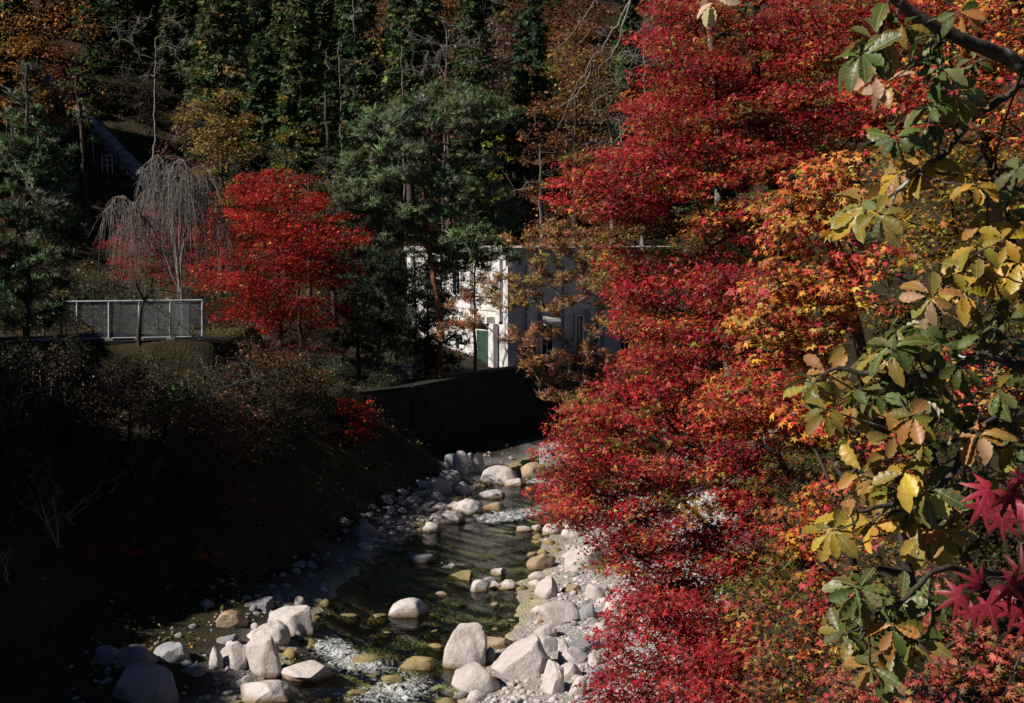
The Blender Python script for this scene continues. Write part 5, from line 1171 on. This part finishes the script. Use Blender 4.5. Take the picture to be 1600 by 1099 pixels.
pine('pine_tree', 'big green pine with a broad cloud-like crown left of the power house', [
    (620, 180, 50, 16), (680, 168, 60, 18), (740, 160, 50, 16), (700, 145, 40, 12), (770, 180, 40, 16), (600, 205, 40, 14), (660, 195, 50, 14), (740, 200, 50, 16), (630, 235, 60, 18), (580, 255, 45, 18), (555, 285, 36, 18), (600, 290, 50, 20), (650, 275, 50, 20), (560, 320, 40, 20), (610, 330, 50, 20), (570, 350, 36, 16), (640, 350, 40, 18), (600, 375, 40, 14), (690, 330, 40, 20), (720, 300, 40, 20), (740, 260, 40, 18), (760, 300, 36, 20), (780, 330, 30, 18), (690, 380, 46, 18), (740, 370, 46, 20), (770, 360, 36, 16), (720, 410, 50, 16), (780, 400, 36, 12)],
    [b0, P(684, 470, 77), P(664, 350, 77), P(662, 270, 77), P(676, 215, 77), P(655, 180, 77)], 77, 51, PINE, .30, 32, 'bark_red', .17, GPN, deep=2.4, dens=42)
b0 = P(40, 520, 56.5); b0[2] = h1(b0[0], b0[1]) - .1
pads = [(45, 115 + 0, 10, 14), (45, 150, 22, 12), (40, 180, 30, 14), (60, 205, 36, 14), (25, 215, 34, 14), (80, 235, 40, 14), (20, 250, 40, 16), (60, 265, 50, 16), (20, 290, 40, 16), (90, 290, 36, 14), (50, 315, 50, 16), (10, 335, 36, 16), (100, 340, 40, 14), (60, 355, 50, 16), (20, 380, 40, 16), (90, 390, 44, 14), (45, 410, 50, 16), (10, 430, 40, 16), (70, 440, 40, 14), (25, 465, 44, 16), (90, 480, 30, 12), (40, 500, 50, 14), (-30, 300, 40, 20), (-40, 380, 50, 20), (-30, 460, 50, 20)]
pine('white_pine_tree', 'tall blue-green pine at the left edge beside the mesh fence', pads, [b0, P(45, 400, 56.5), P(42, 250, 56.5), P(42, 105, 56.5)], 56.5, 52, WPINE, .24, 34, 'bark_dark', .16, GPN, deep=1.2, flat=.6)
b0 = np.array([6.6, 57, h1(6.6, 57) - .2])
pine('pine_tree', 'dying pine with rust and ochre needles reaching across the power house front', [
    (830, 440, 40, 12, 1), (880, 418, 50, 13, 1), (925, 405, 36, 12, 1), (790, 470, 40, 14, 1), (840, 470, 46, 12, 1), (770, 440, 30, 10, 1), (870, 480, 30, 10, 0), (910, 440, 40, 10, 0), (955, 420, 30, 12, 0), (940, 455, 30, 12, 0), (720, 470, 20, 10, 0), (735, 495, 18, 8, 0), (700, 520, 20, 8, 0), (725, 505, 26, 8, 0), (820, 530, 36, 12, 0), (850, 520, 26, 12, 0), (840, 545, 30, 10, 0), (870, 570, 50, 10, 0), (920, 560, 40, 11, 0), (900, 545, 30, 10, 0), (840, 575, 36, 9, 0), (950, 485, 26, 14, 1), (975, 470, 26, 14, 1), (940, 510, 24, 12, 0), (880, 600, 36, 12, 0), (920, 620, 36, 14, 0), (860, 625, 26, 10, 0), (900, 640, 30, 10, 0), (955, 590, 30, 12, 0), (835, 372, 30, 10, 0), (880, 360, 40, 12, 0), (930, 370, 36, 12, 0), (905, 385, 36, 8, 0), (860, 390, 30, 8, 0), (985, 520, 24, 12, 0), (800, 380, 16, 6, 0)],
    [b0, P(1035, 600, 57), P(1022, 480, 57), P(1005, 390, 57), P(1000, 340, 57)], 57, 53, BROWNP, .17, 24, 'bark_grey', .16, GPN, dens=34, cpx=9, jy=1.25, flat=.75, deep=1.2, pals=[BROWNP, OCHREP], twn=7, pen=1.0)
b0 = P(623, 600, 73); b0[2] = h1(b0[0], b0[1]) - .2
pine('fir_tree', 'small sunlit green fir standing alone below the power house', [(620, 535, 12, 8), (615, 548, 22, 6), (632, 560, 16, 6), (610, 575, 20, 7), (628, 585, 22, 6), (612, 605, 26, 6), (634, 600, 20, 6), (625, 620, 26, 6), (610, 632, 20, 6), (650, 592, 20, 6), (668, 590, 18, 6), (645, 612, 20, 6), (612, 645, 16, 5)],
     [b0, P(620, 570, 73), P(620, 527, 73)], 73, 54, WPINE[:1] + [(2, (.10, .12, .05)), (2, (.05, .08, .035))], .14, 30, 'bark_dark', .07, GPN, deep=.3, twn=2)
for k, (px, top, d, lab) in enumerate(((648, 385, 83, 'dark slim conifer before the left end of the power house'), (690, 372, 82, 'dark slim conifer in the middle before the power house end wall'), (742, 395, 81.5, 'slim trunk with few branches before the power house corner'), (592, 392, 72, 'dark bushy conifer left of the power house'), (560, 430, 80, 'dark conifer under the right side of the round scarlet maple'), (668, 420, 84, 'short dark conifer against the power house end wall'))):
    b0 = P(px, 590, d); b0[2] = h1(b0[0], b0[1]) - .2; Rk = np.random.RandomState(200 + k)
    pads = [(px + Rk.uniform(-1, 1) * (26 if k != 2 else 14), yy, 32 if k != 3 else 40, 12) for yy in np.linspace(top + 5, (575 if k != 3 else 535) if k != 2 else 470, 22 if k != 2 else 5)]
    pine('conifer_tree', lab, pads, [b0, P(px, 480, d), P(px, top, d)], d, 210 + k, [(4, (.02, .035, .018)), (2, (.035, .05, .025))], .26, 15, 'bark_dark', .13, 'dark conifers before the power house', deep=.8, twn=3)
# ------------------------------------------------------------------ weeping cherry, plum, shrubs of the left bank
def weeping(name, label, root_pt, arches, seed, group=None, n_tw=64, mat='bark_grey', pl=1.0):
    R = np.random.RandomState(seed); P0 = []; P1 = []; R0 = []; R1 = []; base = np.array(root_pt)
    def add(pts, r0, r1):
        rr = np.linspace(r0, r1, len(pts))
        for i in range(len(pts) - 1): P0.append(pts[i]); P1.append(pts[i + 1]); R0.append(rr[i]); R1.append(rr[i + 1])
    for pts in arches:
        c = curve([base + [0, 0, 1.5]] + [np.array(p) for p in pts], 6, .03, R); add(c, .055, .016)
        for k in range(n_tw):
            s0 = c[R.randint(len(c) // 3, len(c))]; out_ = np.array([R.randn() * .55, R.randn() * .5, .15]); L_ = R.uniform(1.2, 4.2) * pl
            q = [s0 + out_ * f * min(1, L_ / 2) * (1.6 - .6 * f) + np.array([0, 0, -L_ * f ** 1.6]) + R.randn(3) * .03 for f in np.linspace(0, 1, 7)]; q[0] = s0; add(q, .013, .006)
            for m_ in range(3):
                i = R.randint(1, 5); s1 = q[i]; o2 = np.array([R.randn() * .3, R.randn() * .3, 0]); L2 = R.uniform(.4, 1.2) * pl
                add([s1 + o2 * f + np.array([0, 0, -L2 * f ** 1.4]) for f in (0, .35, .7, 1)], .009, .005)
    V, Fc = tubes_mesh(P0, P1, np.array(R0), np.array(R1), 4)
    root = empty(name, tuple(base)); tag(root, label, 'tree', group)
    nT = sum(6 * len(a) for a in arches)
    link('branches', mesh_np('branches', V - base, Fc, mat, smooth=True), root)
    wood('trunk', [base + [0, 0, -.3], base + [0.03, 0, .6], base + [0, .02, 1.7]], .17, .11, root, base, 'bark_dark')
    return root
d = 67; b0 = P(285, 470, d); b0[2] = 6.45
weeping('weeping_cherry_tree', 'leafless grey weeping cherry arching before the red maples', b0, [
    [P(270, 350, d), P(262, 265, d), P(245, 242, d), P(236, 262, d)], [P(280, 360, d), P(290, 280, d), P(315, 262, d + 1), P(330, 285, d + 1)], [P(250, 380, d), P(210, 320, d - .5), P(185, 308, d - .5), P(170, 325, d - .5)],
    [P(270, 370, d), P(250, 300, d + 1), P(225, 300, d + 1), P(205, 330, d + 1)], [P(285, 380, d), P(310, 330, d + .6), P(335, 320, d + .6), P(350, 345, d + .6)], [P(265, 330, d), P(270, 262, d - .8), P(285, 250, d - .8), P(300, 275, d - .8)]], 61)
d = 62.2; b0 = P(218, 530, d); b0[2] = 6.0; R = np.random.RandomState(62)
tips = [P(R.uniform(105, 315), R.uniform(405, 462), d + R.uniform(-1, 1.2)) for _ in range(70)]
bare_tree('plum_tree', 'dark forked plum trunk with bare twigs in front of the mesh fence', b0, P(225, 470, d), tips, None, 'bark_dark', .13, R, 6, .008, .45, [P(218, 505, d)], r_tip=.012)
# second bare thicket behind the fence
tips = [P(R.uniform(330, 560), R.uniform(235, 300), 82 + R.uniform(-2, 2)) for _ in range(80)]
b0 = P(470, 420, 82); b0[2] = h1(b0[0], b0[1]) - .2
bare_tree('bare_tree', 'grey leafless thicket behind the round scarlet maple crown', b0, P(460, 300, 82), tips, None, 'bark_dark', .14, R, 6, .012, .6)
def shrub(label, base_px, d, tip_poly, n_tip, seed, pal_, n_leaf, size, bark='twig_tan', rad=.22, r_base=.04, twn=2, group='shrubs of the left bank', tpl=OVAL, stems=5, name='shrub', spread=1.2):
    R = np.random.RandomState(seed); d = min(d, hitd(*base_px) - .2); b0 = P(*base_px, d); base = np.array([b0[0], b0[1], h1(b0[0], b0[1]) - .1])
    root = empty(name, tuple(base)); tag(root, label, 'shrub', group)
    tips = np.array([P(q[0], q[1], d + R.uniform(-spread, spread)) for q in sample_poly(tip_poly, n_tip, R)])
    segs = []
    start = b0 if b0[2] > base[2] else base + [0, 0, .4]
    grp = np.argsort(np.arctan2(tips[:, 2] - start[2], tips[:, 0] - start[0]))
    for ch in np.array_split(grp, stems):
        if not len(ch): continue
        far = tips[ch][np.argmax(np.linalg.norm(tips[ch] - start, axis=1))]
        segs.append(grow([base + R.randn(3) * [.08, .08, 0], start + R.randn(3) * .06, start + (far - start) * .5 + [0, 0, .1]], tips[ch], r_base, .006, .35, .06, .08, R, .3))
    R3 = np.ones((len(tips), 3)) * rad
    if twn: segs.append(twigs_in(tips, R3 * 1.4, twn, .006, R))
    V, Fc = tubes_mesh(*[np.concatenate([s[i] for s in segs]) for i in range(4)], n=4)
    link('stems', mesh_np('stems', V - base, Fc, bark, smooth=True), root)
    if n_leaf:
        V, Fc, c = leaf_cloud(tips, R3, n_leaf, size, tpl, pal_, R, tilt=.9, droop=1.0); link('foliage', mesh_np('foliage', V - base, Fc, 'leaf', c), root)
    return root
shrub('brown-leaved shrub with pale stems fanning right below the mesh fence', (105, 675), 53, [(115, 650), (130, 600), (170, 580), (205, 590), (240, 572), (258, 590), (230, 625), (180, 650)], 55, 71, SHRUB, 10, .09)
shrub('dense brown-leaved shrub below the tall pine at left', (75, 690), 54, [(20, 560), (60, 530), (120, 545), (140, 600), (110, 660), (50, 640), (10, 610)], 75, 72, SHRUB + GREENB[:1], 9, .085)
shrub('tangled shrub at the left edge above the crimson sprig', (20, 720), 50, [(-20, 560), (40, 600), (60, 680), (20, 700), (-20, 690)], 40, 73, SHRUB, 5, .08)
shrub('bare pale shrub with upright stems right of the retaining wall corner', (335, 620), 58, [(305, 560), (330, 545), (360, 570), (385, 585), (380, 620), (350, 615), (315, 600)], 22, 74, SHRUB, 0, .08, 'bark_pale', r_base=.03)
shrub('grey twiggy shrub in the middle of the dark bank', (265, 665), 56, [(280, 640), (300, 610), (330, 620), (330, 650), (300, 665), (275, 680)], 30, 75, PINKGREY, 0, .07, 'bark_grey', r_base=.03)
shrub('arching bare stems left of the dark middle bank', (325, 695), 55, [(330, 690), (345, 645), (380, 640), (425, 660), (420, 690), (370, 700)], 22, 76, SHRUB, 0, .07, 'bark_grey', r_base=.025)
shrub('long drooping pale stem low on the dark bank', (110, 672), 51, [(130, 670), (150, 690), (185, 708), (190, 720), (150, 720)], 8, 77, SHRUB, 1, .07, r_base=.03, stems=2)
shrub('green leafy bush in the dark under the drooping stem', (210, 750), 50, [(190, 705), (215, 705), (260, 715), (240, 735), (200, 735)], 26, 78, GREENB, 12, .06, stems=3)
shrub('thin bare stems with green leaves above the red sprig at lower left', (90, 850), 47, [(20, 740), (80, 725), (100, 780), (130, 820), (60, 840), (20, 800)], 40, 79, GREENB + SHRUB[:2], 6, .06)
shrub('slanting bare stems with yellow leaves on the lower left bank', (110, 810), 47, [(130, 770), (170, 740), (215, 725), (190, 760), (150, 790)], 14, 80, GOLD, 4, .06, stems=3)
shrub('green and yellow shrub under the scarlet maple bushes', (455, 640), 68, [(420, 575), (480, 560), (520, 580), (500, 610), (450, 620), (430, 600)], 36, 81, GREENB + GOLD, 8, .09)
shrub('thorny stems with sparse leaves below the round scarlet maple', (400, 610), 69, [(375, 545), (400, 520), (440, 520), (460, 560), (430, 590), (390, 590)], 34, 82, RUST + GOLD[:2], 3, .09, 'twig_tan')
shrub('yellow-green low bush at the foot of the tall left pine', (30, 560), 58, [(5, 515), (40, 505), (60, 520), (40, 535), (10, 535)], 14, 83, GREENB + GOLD, 8, .09, stems=2)
shrub('yellow shrub behind the left end of the mesh fence', (100, 480), 66, [(75, 445), (120, 440), (125, 470), (80, 470)], 18, 84, [(2, (.3, .24, .05)), (2, (.14, .14, .04))], 14, .09, stems=3)
shrub('bright green tuft at the left edge of the dark bank', (10, 900), 45, [(-10, 855), (18, 852), (22, 875), (-5, 880)], 10, 85, GREENB[1:], 14, .05, stems=2)
# bare overhanging branches near the sky gap
R = np.random.RandomState(63); bd = 38; b0 = gpt(6.8, 38.5); btr = empty('bare_tree', tuple(b0)); tag(btr, 'leafless tree whose thin branches hang past the sky gap', 'tree')
wood('trunk', [b0, P(1130, 500, 38.3), P(1120, 200, 38), P(1100, -40, 38), P(1060, -130, 38)], .14, .06, btr, b0, 'bark_grey', .03)
for pts in ([P(1100, -40, 38), P(1030, -60, 38), P(985, 0, 38), P(958, 50, 38), P(925, 95, 38), P(895, 150, 38), P(872, 200, 38)], [P(1060, -130, 38), P(980, -60, 38), P(930, 0, 38), P(900, 45, 38), P(865, 80, 38)], [P(1100, -30, 38), P(1040, -20, 38), P(1015, 30, 38), P(990, 62, 38)], [P(985, 0, 38), P(965, 70, 37.8), P(935, 110, 37.6)], [P(925, 95, 38), P(910, 140, 38.3), P(870, 170, 38.5)]):
    wood('branch', pts, .035, .008, btr, b0, 'bark_grey', .03)
# ------------------------------------------------------------------ ground cover
def cover(name, label, n, xr, yr, cond, size, pal_, seed, rad=.25, k=4, mat='litter', tpl=RHOMB, tilt=.6, zo=.05):
    R = np.random.RandomState(seed); x = R.uniform(*xr, n); y = R.uniform(*yr, n); e, s = river(x, y); m_ = cond(e, s, x, y); x, y = x[m_], y[m_]
    C = np.stack([x, y, H(x, y) + zo], -1); V, Fc, c = leaf_cloud(C, np.ones((len(C), 3)) * [rad, rad, rad * .5], k, size, tpl, pal_, R, tilt=tilt)
    tag(link(name, mesh_np(name, V, Fc, mat, c)), label, 'ground cover', kind='stuff')
cover('hillside_undergrowth', 'brown leaf litter and low brush on the far hillside', 9500, (-48, 30), (90, 150), lambda e, s, x, y: (s < 0) & (e > 9), .2, LITTER, 1, .5, 5, zo=.15)
cover('bank_undergrowth', 'dark brush and fallen leaves on the left bank', 5200, (-26, -4), (34, 76), lambda e, s, x, y: (s < 0) & (e > 2.2) & ~((y > 60.5) & (x < -12.8) & (y < 66)), .1, LITTER + GREENB[:1], 2, .3, 5, zo=.1)
cover('right_bank_undergrowth', 'fallen leaves and brush on the right bank slope', 3600, (0, 26), (4, 60), lambda e, s, x, y: (s > 0) & (e > 5.5), .09, LITTER + GREENB, 3, .3, 6, zo=.1)
